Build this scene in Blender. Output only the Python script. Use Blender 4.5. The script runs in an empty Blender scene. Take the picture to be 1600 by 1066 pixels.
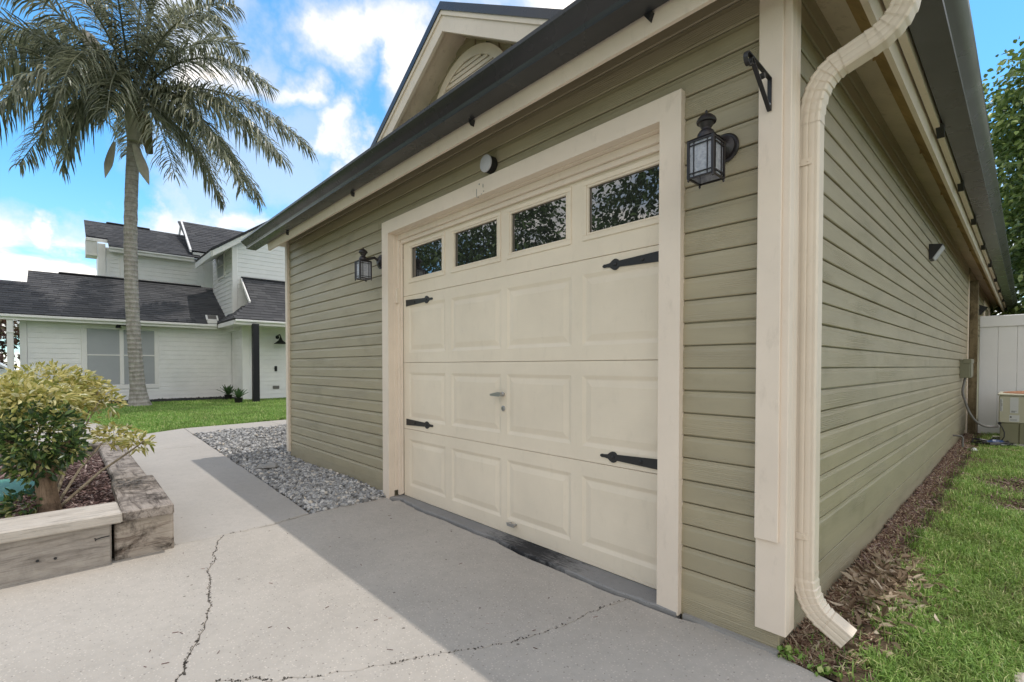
import bpy, bmesh, math, random
import numpy as np
from mathutils import Vector, Matrix
from mathutils.geometry import tessellate_polygon
from math import sin, cos, pi, radians

random.seed(7)
RNG = np.random.default_rng(11)
S = bpy.context.scene
COL = S.collection

# ------------------------------------------------------------------ camera, sky, sun, exposure
cam_data = bpy.data.cameras.new("camera")
cam = bpy.data.objects.new("camera", cam_data)
COL.objects.link(cam)
S.camera = cam
cam.location = (0.5806, -1.9088, 1.0357)
cam.rotation_euler = (radians(90 - 1.136), radians(0.0), radians(47.317))
cam_data.sensor_width = 36.0
cam_data.lens = 36.0 * 750.04 / 1600.0
cam_data.shift_x = (800 - 792.14) / 1600.0
cam_data.shift_y = (587.65 - 533) / 1600.0
cam_data.clip_start = 0.05
cam_data.clip_end = 1000

SUN_DIR = Vector((0.25, 0.47, 2.50)).normalized()
elev = math.asin(SUN_DIR.z)
azim = math.atan2(SUN_DIR.x, SUN_DIR.y)

sun_data = bpy.data.lights.new("sun", 'SUN')
sun_data.energy = 2.0
sun_data.angle = radians(0.55)
sun_data.color = (1.0, 0.95, 0.88)
sun = bpy.data.objects.new("sun", sun_data)
COL.objects.link(sun)
sun.rotation_euler = SUN_DIR.to_track_quat('Z', 'Y').to_euler()
sun.location = (3, 6, 30)

S.view_settings.view_transform = 'Standard'
S.view_settings.look = 'None'
S.view_settings.exposure = 0.0
S.view_settings.gamma = 1.0
S.view_settings.use_curve_mapping = False
S.render.engine = 'CYCLES'
S.cycles.max_bounces = 8
S.cycles.use_denoising = True


class NT:
    """thin wrapper for node trees"""
    def __init__(self, nt):
        self.nt = nt

    def n(self, t, ins=None, **props):
        nd = self.nt.nodes.new(t)
        for k, v in props.items():
            setattr(nd, k, v)
        for k, v in (ins or {}).items():
            s = nd.inputs[k]
            if isinstance(v, bpy.types.NodeSocket):
                self.nt.links.new(v, s)
            else:
                s.default_value = v
        return nd

    def link(self, a, b):
        self.nt.links.new(a, b)

    def ramp(self, fac, stops, interp='LINEAR'):
        nd = self.nt.nodes.new('ShaderNodeValToRGB')
        cr = nd.color_ramp
        cr.interpolation = interp
        while len(cr.elements) < len(stops):
            cr.elements.new(0.5)
        for e, (p, c) in zip(cr.elements, stops):
            e.position = p
            e.color = c if len(c) == 4 else (*c, 1.0)
        self.link(fac, nd.inputs[0])
        return nd.outputs[0]

    def mix(self, fac, a, b, blend='MIX'):
        nd = self.nt.nodes.new('ShaderNodeMix')
        nd.data_type = 'RGBA'
        nd.blend_type = blend
        for k, v in ((0, fac), (6, a), (7, b)):
            s = nd.inputs[k]
            if isinstance(v, bpy.types.NodeSocket):
                self.link(v, s)
            else:
                s.default_value = v if not isinstance(v, tuple) or len(v) == 4 else (*v, 1.0)
        return nd.outputs[2]

    def math(self, op, a, b=None, c=None, clamp=False):
        nd = self.nt.nodes.new('ShaderNodeMath')
        nd.operation = op
        nd.use_clamp = clamp
        for i, v in enumerate((a, b, c)):
            if v is None:
                continue
            if isinstance(v, bpy.types.NodeSocket):
                self.link(v, nd.inputs[i])
            else:
                nd.inputs[i].default_value = v
        return nd.outputs[0]

    def noise(self, vec, scale, detail=4, rough=0.55, dist=0.0):
        nd = self.n('ShaderNodeTexNoise', {'Vector': vec, 'Scale': scale, 'Detail': detail,
                                           'Roughness': rough, 'Distortion': dist})
        return nd.outputs[0]

    def mapping(self, vec, scale=(1, 1, 1), loc=(0, 0, 0), rot=(0, 0, 0)):
        return self.n('ShaderNodeMapping', {'Vector': vec, 'Scale': scale, 'Location': loc, 'Rotation': rot}).outputs[0]


# ---- world: Nishita sky with procedural cumulus
world = bpy.data.worlds.new("World")
S.world = world
world.use_nodes = True
wt = NT(world.node_tree)
world.node_tree.nodes.clear()
sky = wt.n('ShaderNodeTexSky', sky_type='NISHITA', sun_disc=False)
sky.sun_elevation = elev
sky.sun_rotation = azim
sky.altitude = 10
sky.air_density = 1.0
sky.dust_density = 0.3
sky.ozone_density = 2.2
tc = wt.n('ShaderNodeTexCoord')
dirv = tc.outputs['Generated']
sep = wt.n('ShaderNodeSeparateXYZ', {0: dirv})
zz = wt.math('MAXIMUM', sep.outputs[2], 0.0)
den = wt.math('ADD', zz, 0.18)
px = wt.math('DIVIDE', sep.outputs[0], den)
py = wt.math('DIVIDE', sep.outputs[1], den)
pv = wt.n('ShaderNodeCombineXYZ', {0: px, 1: py, 2: 0.37}).outputs[0]
warp = wt.n('ShaderNodeTexNoise', {'Vector': dirv, 'Scale': 5.0, 'Detail': 6.0, 'Roughness': 0.6})
wv = wt.n('ShaderNodeVectorMath', {0: warp.outputs['Color'], 1: (0.5, 0.5, 0.5)}, operation='SUBTRACT').outputs[0]
wv = wt.n('ShaderNodeVectorMath', {0: wv, 'Scale': 0.30}, operation='SCALE').outputs[0]
dw = wt.n('ShaderNodeVectorMath', {0: dirv, 1: wv}, operation='ADD').outputs[0]
base_n = wt.noise(pv, 1.15, 8, 0.58, 0.4)
cl = wt.n('ShaderNodeMapRange', {0: base_n, 1: 0.35, 2: 0.54, 3: 0.0, 4: 0.90}, interpolation_type='SMOOTHSTEP').outputs[0]
CLOUDS = [  # direction, angular radius, strength
    ((-0.775, 0.345, 0.53), 0.115, 0.82), ((-0.72, 0.41, 0.56), 0.105, 0.82), ((-0.845, 0.22, 0.485), 0.09, 0.5),
    ((-0.850, 0.330, 0.410), 0.085, 0.8), ((-0.83, 0.398, 0.375), 0.075, 0.8), ((-0.896, 0.275, 0.349), 0.13, 0.42),
    ((-0.938, 0.186, 0.294), 0.12, 0.45), ((-0.982, -0.008, 0.187), 0.055, 0.85), ((-0.975, 0.03, 0.175), 0.05, 0.8), ((-0.965, 0.114, 0.237), 0.07, 0.8),
    ((-0.95, 0.16, 0.20), 0.12, 0.5),
]
HOLES = [((-0.783, 0.28, 0.556), 0.15), ((-0.812, 0.375, 0.447), 0.12), ((-0.94, -0.02, 0.34), 0.20), ((-0.90, 0.02, 0.43), 0.15),
         ((-0.70, 0.43, 0.57), 0.06), ((-0.91, 0.25, 0.33), 0.15), ((-0.035, 0.905, 0.43), 0.20)]
acc = cl
for d, r in HOLES:
    dist = wt.n('ShaderNodeVectorMath', {0: dw, 1: d}, operation='DISTANCE').outputs['Value']
    m = wt.n('ShaderNodeMapRange', {0: dist, 1: r * 0.5, 2: r, 3: 0.0, 4: 1.0}, interpolation_type='SMOOTHSTEP').outputs[0]
    acc = wt.math('MULTIPLY', acc, m)
for d, r, s in CLOUDS:
    dist = wt.n('ShaderNodeVectorMath', {0: dw, 1: d}, operation='DISTANCE').outputs['Value']
    m = wt.n('ShaderNodeMapRange', {0: dist, 1: r, 2: r * 0.35, 3: 0.0, 4: s}, interpolation_type='SMOOTHSTEP').outputs[0]
    acc = wt.math('MAXIMUM', acc, m)
# horizon veil of bright haze
veil = wt.n('ShaderNodeMapRange', {0: sep.outputs[2], 1: 0.0, 2: 0.34, 3: 0.40, 4: 0.0}, interpolation_type='SMOOTHSTEP').outputs[0]
acc2 = wt.math('MAXIMUM', acc, veil)
bright_n = wt.noise(dw, 7.0, 5, 0.6)
dens = wt.math('MULTIPLY', acc2, wt.n('ShaderNodeMapRange', {0: bright_n, 1: 0.3, 2: 0.7, 3: 0.72, 4: 1.12}).outputs[0])
cloud_col = wt.ramp(dens, [(0.0, (5.6, 5.8, 6.2)), (0.55, (6.9, 6.85, 6.8)), (0.80, (8.9, 8.4, 7.8)), (1.0, (15.0, 13.4, 11.5))])
tint = wt.mix(1.0, sky.outputs[0], (0.88, 1.66, 1.92), 'MULTIPLY')
mixc = wt.mix(acc2, tint, cloud_col)
bg = wt.n('ShaderNodeBackground', {0: mixc, 1: 0.15})
wo = wt.n('ShaderNodeOutputWorld')
wt.link(bg.outputs[0], wo.inputs[0])


# ------------------------------------------------------------------ materials
MATS = {}


def material(name, rough=0.6, metallic=0.0, spec=0.5):
    m = bpy.data.materials.new(name)
    m.use_nodes = True
    nt = m.node_tree
    nt.nodes.clear()
    t = NT(nt)
    b = t.n('ShaderNodeBsdfPrincipled', {'Roughness': rough, 'Metallic': metallic, 'Specular IOR Level': spec})
    o = t.n('ShaderNodeOutputMaterial')
    t.link(b.outputs[0], o.inputs[0])
    MATS[name] = m
    t.b = b
    t.pos = t.n('ShaderNodeNewGeometry').outputs['Position']
    return m, t


def bump(t, h, strength=0.3, dist=0.01):
    bn = t.n('ShaderNodeBump', {'Height': h, 'Strength': strength, 'Distance': dist})
    t.link(bn.outputs[0], t.b.inputs['Normal'])


def setc(t, col):
    if isinstance(col, bpy.types.NodeSocket):
        t.link(col, t.b.inputs['Base Color'])
    else:
        t.b.inputs['Base Color'].default_value = (*col, 1)


def paint(name, col, var=0.06, rough=0.5, grain=None, bump_s=0.15, dirt=0.0, dirt_col=(0.12, 0.10, 0.07), objvar=0.0):
    m, t = material(name, rough)
    n1 = t.noise(t.pos, 2.2, 5, 0.6)
    lo = tuple(c * (1 - var * 1.6) for c in col)
    hi = tuple(c * (1 + var) for c in col)
    c = t.ramp(n1, [(0.3, lo), (0.7, hi)])
    if objvar:
        oi = t.n('ShaderNodeObjectInfo').outputs['Random']
        c = t.mix(objvar, c, t.ramp(oi, [(0, tuple(x * 0.78 for x in col)), (1, tuple(min(1, x * 1.2) for x in col))]))
    if dirt:
        n2 = t.noise(t.mapping(t.pos, (6, 6, 2.2)), 3.0, 8, 0.7)
        f = t.n('ShaderNodeMapRange', {0: n2, 1: 0.56, 2: 0.75, 3: 0.0, 4: dirt}).outputs[0]
        c = t.mix(f, c, dirt_col)
    setc(t, c)
    if grain:
        g = t.noise(t.mapping(t.pos, grain), 1.0, 6, 0.65, 0.6)
        bump(t, g, bump_s, 0.006)
    else:
        g = t.noise(t.pos, 160, 3, 0.5)
        bump(t, g, bump_s, 0.002)
    rr = t.noise(t.pos, 5, 3)
    t.link(t.n('ShaderNodeMapRange', {0: rr, 3: rough - 0.08, 4: rough + 0.12}).outputs[0], t.b.inputs['Roughness'])
    return m


def siding_mat(name, col):
    m, t = material(name, 0.42)
    oi = t.n('ShaderNodeObjectInfo').outputs['Random']
    off = t.n('ShaderNodeCombineXYZ', {0: t.math('MULTIPLY', oi, 31.0), 1: t.math('MULTIPLY', oi, 17.0), 2: 0.0}).outputs[0]
    p = t.n('ShaderNodeVectorMath', {0: t.pos, 1: off}, operation='ADD').outputs[0]
    # hand-painted hardboard with an embossed wood grain
    w = t.noise(t.mapping(p, (1.6, 1.6, 9)), 1.0, 3, 0.5, 0.5)
    gr = t.n('ShaderNodeTexWave', {'Vector': t.mapping(p, (1.2, 1.2, 20)), 'Scale': 2.0, 'Distortion': 9.0, 'Detail': 4.0,
                                  'Detail Scale': 1.2, 'Detail Roughness': 0.6}, wave_type='BANDS', bands_direction='Z').outputs['Fac']
    fine = t.noise(t.mapping(p, (9, 9, 160)), 1.0, 4, 0.6)
    knots = t.n('ShaderNodeMapRange', {0: t.noise(t.mapping(p, (1.1, 1.1, 5)), 1.6, 2, 0.5), 1: 0.48, 2: 0.66}).outputs[0]
    h = t.math('ADD', t.math('MULTIPLY', gr, t.math('MULTIPLY', knots, 1.0)), t.math('MULTIPLY', fine, 0.45))
    lo = tuple(c * 0.86 for c in col)
    hi = tuple(c * 1.10 for c in col)
    c = t.ramp(w, [(0.28, lo), (0.72, hi)])
    c = t.mix(0.35, c, t.ramp(oi, [(0, tuple(x * 0.88 for x in col)), (0.5, col), (1, (col[0] * 1.08, col[1] * 1.05, col[2] * 1.0))]))
    chips = t.noise(p, 26, 5, 0.7)
    c = t.mix(t.n('ShaderNodeMapRange', {0: chips, 1: 0.75, 2: 0.79, 3: 0.0, 4: 0.55}).outputs[0], c, (0.33, 0.31, 0.25))
    # mildew drifting over the paint
    mil = t.noise(t.mapping(t.pos, (2, 2, 3.4)), 1.4, 7, 0.65)
    c = t.mix(t.n('ShaderNodeMapRange', {0: mil, 1: 0.55, 2: 0.8, 3: 0.0, 4: 0.35}).outputs[0], c, (0.11, 0.10, 0.045))
    setc(t, c)
    bump(t, h, 0.45, 0.004)
    t.link(t.n('ShaderNodeMapRange', {0: fine, 3: 0.33, 4: 0.55}).outputs[0], t.b.inputs['Roughness'])
    return m


siding_mat('olive_siding', (0.372, 0.324, 0.220))
paint('cream_trim', (0.80, 0.69, 0.575), 0.05, 0.5, None, 0.12, 0.25, (0.36, 0.30, 0.22))
paint('cream_door', (0.80, 0.70, 0.56), 0.05, 0.42, (3, 3, 130), 0.10, 0.16, (0.40, 0.34, 0.25))
paint('cream_metal', (0.78, 0.68, 0.56), 0.05, 0.4, None, 0.05, 0.30, (0.35, 0.29, 0.2))
paint('raw_soffit', (0.52, 0.36, 0.16), 0.3, 0.75, (5, 0.8, 5), 0.4, 0.6, (0.12, 0.08, 0.035))
paint('cream_soffit', (0.80, 0.68, 0.54), 0.1, 0.6, (4, 0.6, 4), 0.2, 0.45, (0.22, 0.15, 0.08))
paint('gutter_metal', (0.030, 0.032, 0.037), 0.12, 0.24, None, 0.04, 0.12, (0.10, 0.09, 0.08))
paint('gutter_metal_weathered_lit', (0.095, 0.098, 0.105), 0.12, 0.27, None, 0.04, 0.15, (0.13, 0.12, 0.10))  # side run: weathered paler, with its sky reflection put into the colour
paint('black_iron', (0.020, 0.019, 0.020), 0.2, 0.42, None, 0.25, 0.3, (0.05, 0.035, 0.025))
paint('bronze_lamp', (0.022, 0.018, 0.020), 0.2, 0.35, None, 0.15, 0.4, (0.06, 0.05, 0.05))
paint('white_siding', (0.88, 0.87, 0.86), 0.04, 0.5, (1.5, 1.5, 90), 0.12)
paint('white_trim', (0.86, 0.84, 0.82), 0.03, 0.45)
paint('black_paint', (0.008, 0.008, 0.012), 0.1, 0.5)
paint('vinyl_white', (0.78, 0.78, 0.78), 0.025, 0.35, None, 0.03, 0.1, (0.45, 0.45, 0.42))
paint('olive_metal', (0.20, 0.195, 0.13), 0.06, 0.45)
paint('ac_tan', (0.47, 0.445, 0.34), 0.06, 0.45, None, 0.05, 0.25, (0.22, 0.19, 0.12))
paint('ac_olive', (0.20, 0.19, 0.115), 0.08, 0.5, None, 0.05, 0.25, (0.12, 0.10, 0.06))
paint('ac_rust', (0.30, 0.13, 0.06), 0.25, 0.7, None, 0.3, 0.5, (0.42, 0.36, 0.28))
paint('conduit_grey', (0.16, 0.15, 0.14), 0.1, 0.45)
paint('label_white', (0.55, 0.55, 0.55), 0.05, 0.5)
paint('label_ink', (0.09, 0.09, 0.09), 0.1, 0.6)
paint('steel', (0.42, 0.42, 0.42), 0.06, 0.3)
paint('sensor_white', (0.52, 0.52, 0.56), 0.05, 0.5)
paint('lid_green', (0.075, 0.26, 0.19), 0.08, 0.5, None, 0.1, 0.2, (0.25, 0.30, 0.26))
paint('tarp_blue', (0.02, 0.045, 0.12), 0.3, 0.35)
paint('hose_black', (0.012, 0.012, 0.014), 0.2, 0.4)
paint('red_bolt', (0.5, 0.5, 0.48), 0.1, 0.4)
paint('pot_black', (0.015, 0.014, 0.014), 0.2, 0.5)
paint('window_screen', (0.40, 0.415, 0.435), 0.03, 0.35)
paint('foundation', (0.33, 0.315, 0.295), 0.15, 0.85, None, 0.4, 0.35, (0.12, 0.11, 0.09))
paint('spathe', (0.46, 0.42, 0.37), 0.2, 0.8)
paint('car_white', (0.70, 0.72, 0.75), 0.02, 0.2)
paint('tyre', (0.015, 0.015, 0.016), 0.1, 0.8)
paint('bed_edging', (0.03, 0.03, 0.032), 0.2, 0.6)
for _n in ('steel', 'red_bolt'):
    MATS[_n].node_tree.nodes['Principled BSDF'].inputs['Metallic'].default_value = 0.7


def island_mat(name, stops, rough=0.7, spec=0.3, trans=0.0, mottled=0.0, mott_col=(0.1, 0.1, 0.1), mscale=40, patch=None):
    """colour picked per loose piece"""
    m, t = material(name, rough, 0.0, spec)
    r = t.n('ShaderNodeNewGeometry').outputs['Random Per Island']
    c = t.ramp(r, stops)
    if patch:
        pn = t.noise(t.pos, patch[0], 4, 0.6)
        c = t.mix(t.n('ShaderNodeMapRange', {0: pn, 1: 0.46, 2: 0.66, 3: 0.0, 4: patch[2]}).outputs[0], c, patch[1])
    if mottled:
        n = t.noise(t.pos, mscale, 4, 0.6)
        c = t.mix(t.n('ShaderNodeMapRange', {0: n, 1: 0.45, 2: 0.7, 3: 0.0, 4: mottled}).outputs[0], c, mott_col)
    setc(t, c)
    if trans:
        tr = t.n('ShaderNodeBsdfTranslucent', {'Color': c})
        mx = t.n('ShaderNodeMixShader', {0: trans})
        t.link(t.b.outputs[0], mx.inputs[1])
        t.link(tr.outputs[0], mx.inputs[2])
        out = [x for x in t.nt.nodes if x.type == 'OUTPUT_MATERIAL'][0]
        t.link(mx.outputs[0], out.inputs[0])
    return m


island_mat('gravel_stone', [(0, (0.168, 0.166, 0.164)), (0.4, (0.347, 0.342, 0.336)), (0.75, (0.504, 0.493, 0.482)), (0.92, (0.672, 0.650, 0.616)), (1, (0.694, 0.605, 0.493))], 0.85, 0.2, 0, 0.5, (0.10, 0.10, 0.11), 70)
island_mat('mulch_chip', [(0, (0.075, 0.045, 0.040)), (0.45, (0.185, 0.115, 0.105)), (0.8, (0.31, 0.215, 0.195)), (1, (0.48, 0.38, 0.34))], 0.85, 0.15)
island_mat('crack_grit', [(0, (0.03, 0.027, 0.024)), (0.7, (0.09, 0.08, 0.07)), (1, (0.2, 0.18, 0.15))], 0.9, 0.1)
island_mat('straw_bit', [(0, (0.120, 0.066, 0.048)), (0.4, (0.264, 0.168, 0.120)), (0.8, (0.432, 0.324, 0.228)), (1, (0.576, 0.480, 0.360))], 0.85, 0.15)
island_mat('dead_leaf', [(0, (0.16, 0.11, 0.075)), (0.5, (0.40, 0.30, 0.21)), (1, (0.62, 0.52, 0.40))], 0.75, 0.2, 0.15)
island_mat('grass_blade', [(0, (0.130, 0.221, 0.047)), (0.45, (0.221, 0.377, 0.078)), (0.8, (0.325, 0.507, 0.117)), (0.93, (0.520, 0.572, 0.221)), (1, (0.800, 0.780, 0.416))], 0.45, 0.4, 0.3, patch=(2.6, (0.19, 0.19, 0.075), 0.45))
island_mat('far_grass', [(0, (0.138, 0.247, 0.056)), (0.5, (0.264, 0.447, 0.092)), (0.85, (0.370, 0.556, 0.138)), (1, (0.800, 0.772, 0.370))], 0.5, 0.35, 0.3, patch=(1.3, (0.16, 0.18, 0.06), 0.4))
island_mat('shrub_dark_leaf', [(0, (0.026, 0.055, 0.020)), (0.5, (0.065, 0.125, 0.035)), (0.75, (0.15, 0.22, 0.055)), (0.88, (0.34, 0.36, 0.11)), (1, (0.52, 0.47, 0.20))], 0.28, 0.6, 0.2)
island_mat('shrub_variegated_leaf', [(0, (0.230, 0.259, 0.065)), (0.35, (0.489, 0.445, 0.122)), (0.75, (0.800, 0.690, 0.288)), (1, (0.800, 0.800, 0.575))], 0.45, 0.4, 0.3, 0.35, (0.10, 0.14, 0.03), 55)
island_mat('tree_leaf', [(0, (0.059, 0.109, 0.028)), (0.5, (0.149, 0.218, 0.052)), (0.85, (0.248, 0.327, 0.079)), (1, (0.475, 0.535, 0.198))], 0.38, 0.5, 0.3)
island_mat('oak_leaf', [(0, (0.036, 0.068, 0.020)), (0.6, (0.090, 0.150, 0.040)), (1, (0.180, 0.260, 0.080))], 0.45, 0.4, 0.2)
island_mat('red_leaf', [(0, (0.05, 0.03, 0.02)), (0.5, (0.16, 0.075, 0.05)), (1, (0.10, 0.12, 0.04))], 0.5, 0.4, 0.2)
island_mat('agave_leaf', [(0, (0.033, 0.083, 0.030)), (1, (0.105, 0.180, 0.075))], 0.4, 0.5, 0.1)
island_mat('palm_leaflet', [(0, (0.075, 0.085, 0.055)), (0.45, (0.19, 0.20, 0.13)), (0.8, (0.34, 0.35, 0.24)), (1, (0.55, 0.51, 0.34))], 0.34, 0.7, 0.42)
island_mat('roof_shingle', [(0, (0.072, 0.072, 0.078)), (0.5, (0.090, 0.090, 0.096)), (1, (0.115, 0.114, 0.119))], 0.9, 0.2, 0, 0.4, (0.05, 0.05, 0.053), 120)


def make_glass(name, base, ior, rough=0.0):
    m, t = material(name, rough, 0.0, 0.5)
    setc(t, base)
    t.b.inputs['IOR'].default_value = ior
    return m, t


m, t = make_glass('window_glass', (0.02, 0.021, 0.022), 2.7, 0.0)
n = t.noise(t.pos, 1.6, 2, 0.5)
bump(t, n, 0.05, 0.02)
make_glass('car_glass', (0.03, 0.035, 0.04), 1.6, 0.02)
# seeded lantern glass
m, t = material('seeded_glass', 0.18, 0, 0.6)
n = t.noise(t.pos, 90, 4, 0.6)
setc(t, t.ramp(n, [(0.3, (0.42, 0.44, 0.50)), (0.7, (0.66, 0.68, 0.74))]))
t.b.inputs['Transmission Weight'].default_value = 0.35
bump(t, n, 0.5, 0.004)


def concrete(name, col, fleck=0.5, stain=0.35, scale=1.0, seed=0.0):
    m, t = material(name, 0.85, 0, 0.25)
    p = t.mapping(t.pos, loc=(seed, seed * 0.7, 0))
    big = t.noise(p, 1.3, 6, 0.6, 0.3)
    c = t.ramp(big, [(0.25, tuple(x * (1 - stain * 0.6) for x in col)), (0.55, col), (0.8, tuple(x * (1 + stain * 0.25) for x in col))])
    mid = t.noise(p, 22, 5, 0.65)
    c = t.mix(t.n('ShaderNodeMapRange', {0: mid, 1: 0.45, 2: 0.75, 3: 0.0, 4: 0.35}).outputs[0], c, tuple(x * 0.72 for x in col))
    # pale shell aggregate flecks and dark pits
    v = t.n('ShaderNodeTexVoronoi', {'Vector': p, 'Scale': 92.0 * scale, 'Randomness': 1.0})
    pick = t.n('ShaderNodeSeparateColor', {0: v.outputs['Color']})
    spot = t.n('ShaderNodeMapRange', {0: v.outputs['Distance'], 1: 0.36, 2: 0.18, 3: 0.0, 4: 1.0}).outputs[0]
    wsel = t.n('ShaderNodeMapRange', {0: pick.outputs[0], 1: 0.45, 2: 0.70, 3: 0.0, 4: fleck}).outputs[0]
    c = t.mix(t.math('MULTIPLY', spot, wsel), c, tuple(min(0.85, x * 1.5) for x in col))
    dsel = t.n('ShaderNodeMapRange', {0: pick.outputs[1], 1: 0.88, 2: 0.91, 3: 0.0, 4: 0.75}).outputs[0]
    c = t.mix(t.math('MULTIPLY', spot, dsel), c, tuple(x * 0.38 for x in col))
    v2 = t.n('ShaderNodeTexVoronoi', {'Vector': p, 'Scale': 9.0, 'Randomness': 1.0})
    p2 = t.n('ShaderNodeSeparateColor', {0: v2.outputs['Color']})
    d2 = t.n('ShaderNodeMapRange', {0: v2.outputs['Distance'], 1: 0.07, 2: 0.04, 3: 0.0, 4: 1.0}).outputs[0]
    c = t.mix(t.math('MULTIPLY', d2, t.n('ShaderNodeMapRange', {0: p2.outputs[2], 1: 0.7, 2: 0.72, 3: 0.0, 4: 0.7}).outputs[0]), c, (0.05, 0.04, 0.03))
    setc(t, c)
    h = t.math('ADD', t.math('MULTIPLY', t.noise(p, 190, 3, 0.6), 0.7), t.math('MULTIPLY', spot, 0.35))
    bump(t, h, 0.45, 0.004)
    return m


concrete('driveway_concrete', (0.46, 0.420, 0.372), 0.6, 0.26)
concrete('walk_concrete', (0.45, 0.415, 0.375), 0.4, 0.18, 1.5, 4.0)
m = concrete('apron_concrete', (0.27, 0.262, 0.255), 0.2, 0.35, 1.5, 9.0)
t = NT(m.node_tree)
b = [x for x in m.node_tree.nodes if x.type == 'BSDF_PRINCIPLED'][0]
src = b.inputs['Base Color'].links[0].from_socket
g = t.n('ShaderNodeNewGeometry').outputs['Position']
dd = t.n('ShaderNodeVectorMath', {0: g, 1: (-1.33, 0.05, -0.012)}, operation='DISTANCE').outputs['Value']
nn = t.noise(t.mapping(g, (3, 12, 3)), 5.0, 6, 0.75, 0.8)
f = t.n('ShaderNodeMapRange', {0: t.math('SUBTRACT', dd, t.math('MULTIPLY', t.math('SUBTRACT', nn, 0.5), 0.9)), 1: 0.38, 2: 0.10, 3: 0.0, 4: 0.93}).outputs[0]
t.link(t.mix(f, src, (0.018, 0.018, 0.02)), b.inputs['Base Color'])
paint('dark_soil', (0.055, 0.040, 0.028), 0.4, 0.95, None, 0.6)


def wood(name, lo, hi, crack, along, band=14):
    """weathered timber, grain running along the given axis"""
    m, t = material(name, 0.85, 0, 0.2)
    oi = t.n('ShaderNodeObjectInfo').outputs['Random']
    off = t.n('ShaderNodeCombineXYZ', {0: t.math('MULTIPLY', oi, 3.1), 1: t.math('MULTIPLY', oi, 5.3), 2: t.math('MULTIPLY', oi, 2.2)}).outputs[0]
    p = t.n('ShaderNodeVectorMath', {0: t.pos, 1: off}, operation='ADD').outputs[0]
    sc = [band] * 3
    sc[along] = 1.3
    warp = t.noise(t.mapping(p, tuple(2.2 if i == along else 5 for i in range(3))), 1.0, 3, 0.5)
    pw = t.n('ShaderNodeVectorMath', {0: t.mapping(p, tuple(sc)), 1: t.n('ShaderNodeVectorMath', {0: (1.6, 1.6, 1.6), 'Scale': warp}, operation='SCALE').outputs[0]}, operation='ADD').outputs[0]
    g = t.noise(pw, 1.6, 8, 0.7, 0.5)
    fine = t.noise(t.mapping(p, tuple(5 if i == along else 160 for i in range(3))), 1.0, 4, 0.6)
    c = t.ramp(g, [(0.34, lo), (0.47, tuple((a * 0.6 + b * 1.4) / 2 for a, b in zip(lo, hi))), (0.66, hi)])
    c = t.mix(t.n('ShaderNodeMapRange', {0: fine, 1: 0.55, 2: 0.75, 3: 0.0, 4: 0.5}).outputs[0], c, tuple(x * 0.6 for x in lo))
    blot = t.noise(p, 6.0, 6, 0.7, 0.5)
    c = t.mix(t.n('ShaderNodeMapRange', {0: blot, 1: 0.47, 2: 0.62, 3: 0.0, 4: crack}).outputs[0], c, (0.028, 0.020, 0.015))
    setc(t, c)
    bump(t, t.math('ADD', g, t.math('MULTIPLY', fine, 0.5)), 0.6, 0.008)
    return m


wood('timber_pale', (0.30, 0.262, 0.225), (0.60, 0.54, 0.47), 0.12, 1)
wood('timber_pale_face', (0.20, 0.172, 0.148), (0.46, 0.41, 0.36), 0.2, 1)
wood('timber_dark', (0.085, 0.066, 0.055), (0.44, 0.38, 0.33), 0.8, 0)
wood('timber_end', (0.15, 0.11, 0.085), (0.52, 0.45, 0.38), 0.95, 1, 10)
wood('post_brown', (0.10, 0.075, 0.04), (0.22, 0.175, 0.105), 0.5, 2)
wood('plank', (0.20, 0.13, 0.09), (0.34, 0.25, 0.18), 0.2, 0)
wood('bark', (0.09, 0.055, 0.038), (0.34, 0.24, 0.16), 0.75, 2, 16)
wood('stem_wood', (0.22, 0.17, 0.11), (0.40, 0.33, 0.24), 0.1, 0)
# palm trunk: ringed grey bark with lichen
m, t = material('palm_bark', 0.9, 0, 0.2)
rings = t.n('ShaderNodeTexWave', {'Vector': t.mapping(t.pos, (0.6, 0.6, 1)), 'Scale': 2.6, 'Distortion': 3.0, 'Detail': 4.0}, wave_type='BANDS', bands_direction='Z').outputs['Fac']
n = t.noise(t.mapping(t.pos, (9, 9, 5)), 1.0, 7, 0.7)
c = t.ramp(n, [(0.3, (0.25, 0.225, 0.20)), (0.55, (0.40, 0.37, 0.335)), (0.75, (0.52, 0.49, 0.45))])
c = t.mix(t.n('ShaderNodeMapRange', {0: rings, 1: 0.85, 2: 1.0, 3: 0, 4: 0.35}).outputs[0], c, (0.12, 0.10, 0.085))
lich = t.noise(t.pos, 11, 6, 0.7)
c = t.mix(t.n('ShaderNodeMapRange', {0: lich, 1: 0.60, 2: 0.68, 3: 0, 4: 0.6}).outputs[0], c, (0.36, 0.35, 0.31))
setc(t, c)
bump(t, t.math('ADD', n, t.math('MULTIPLY', rings, 0.6)), 0.7, 0.03)

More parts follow.
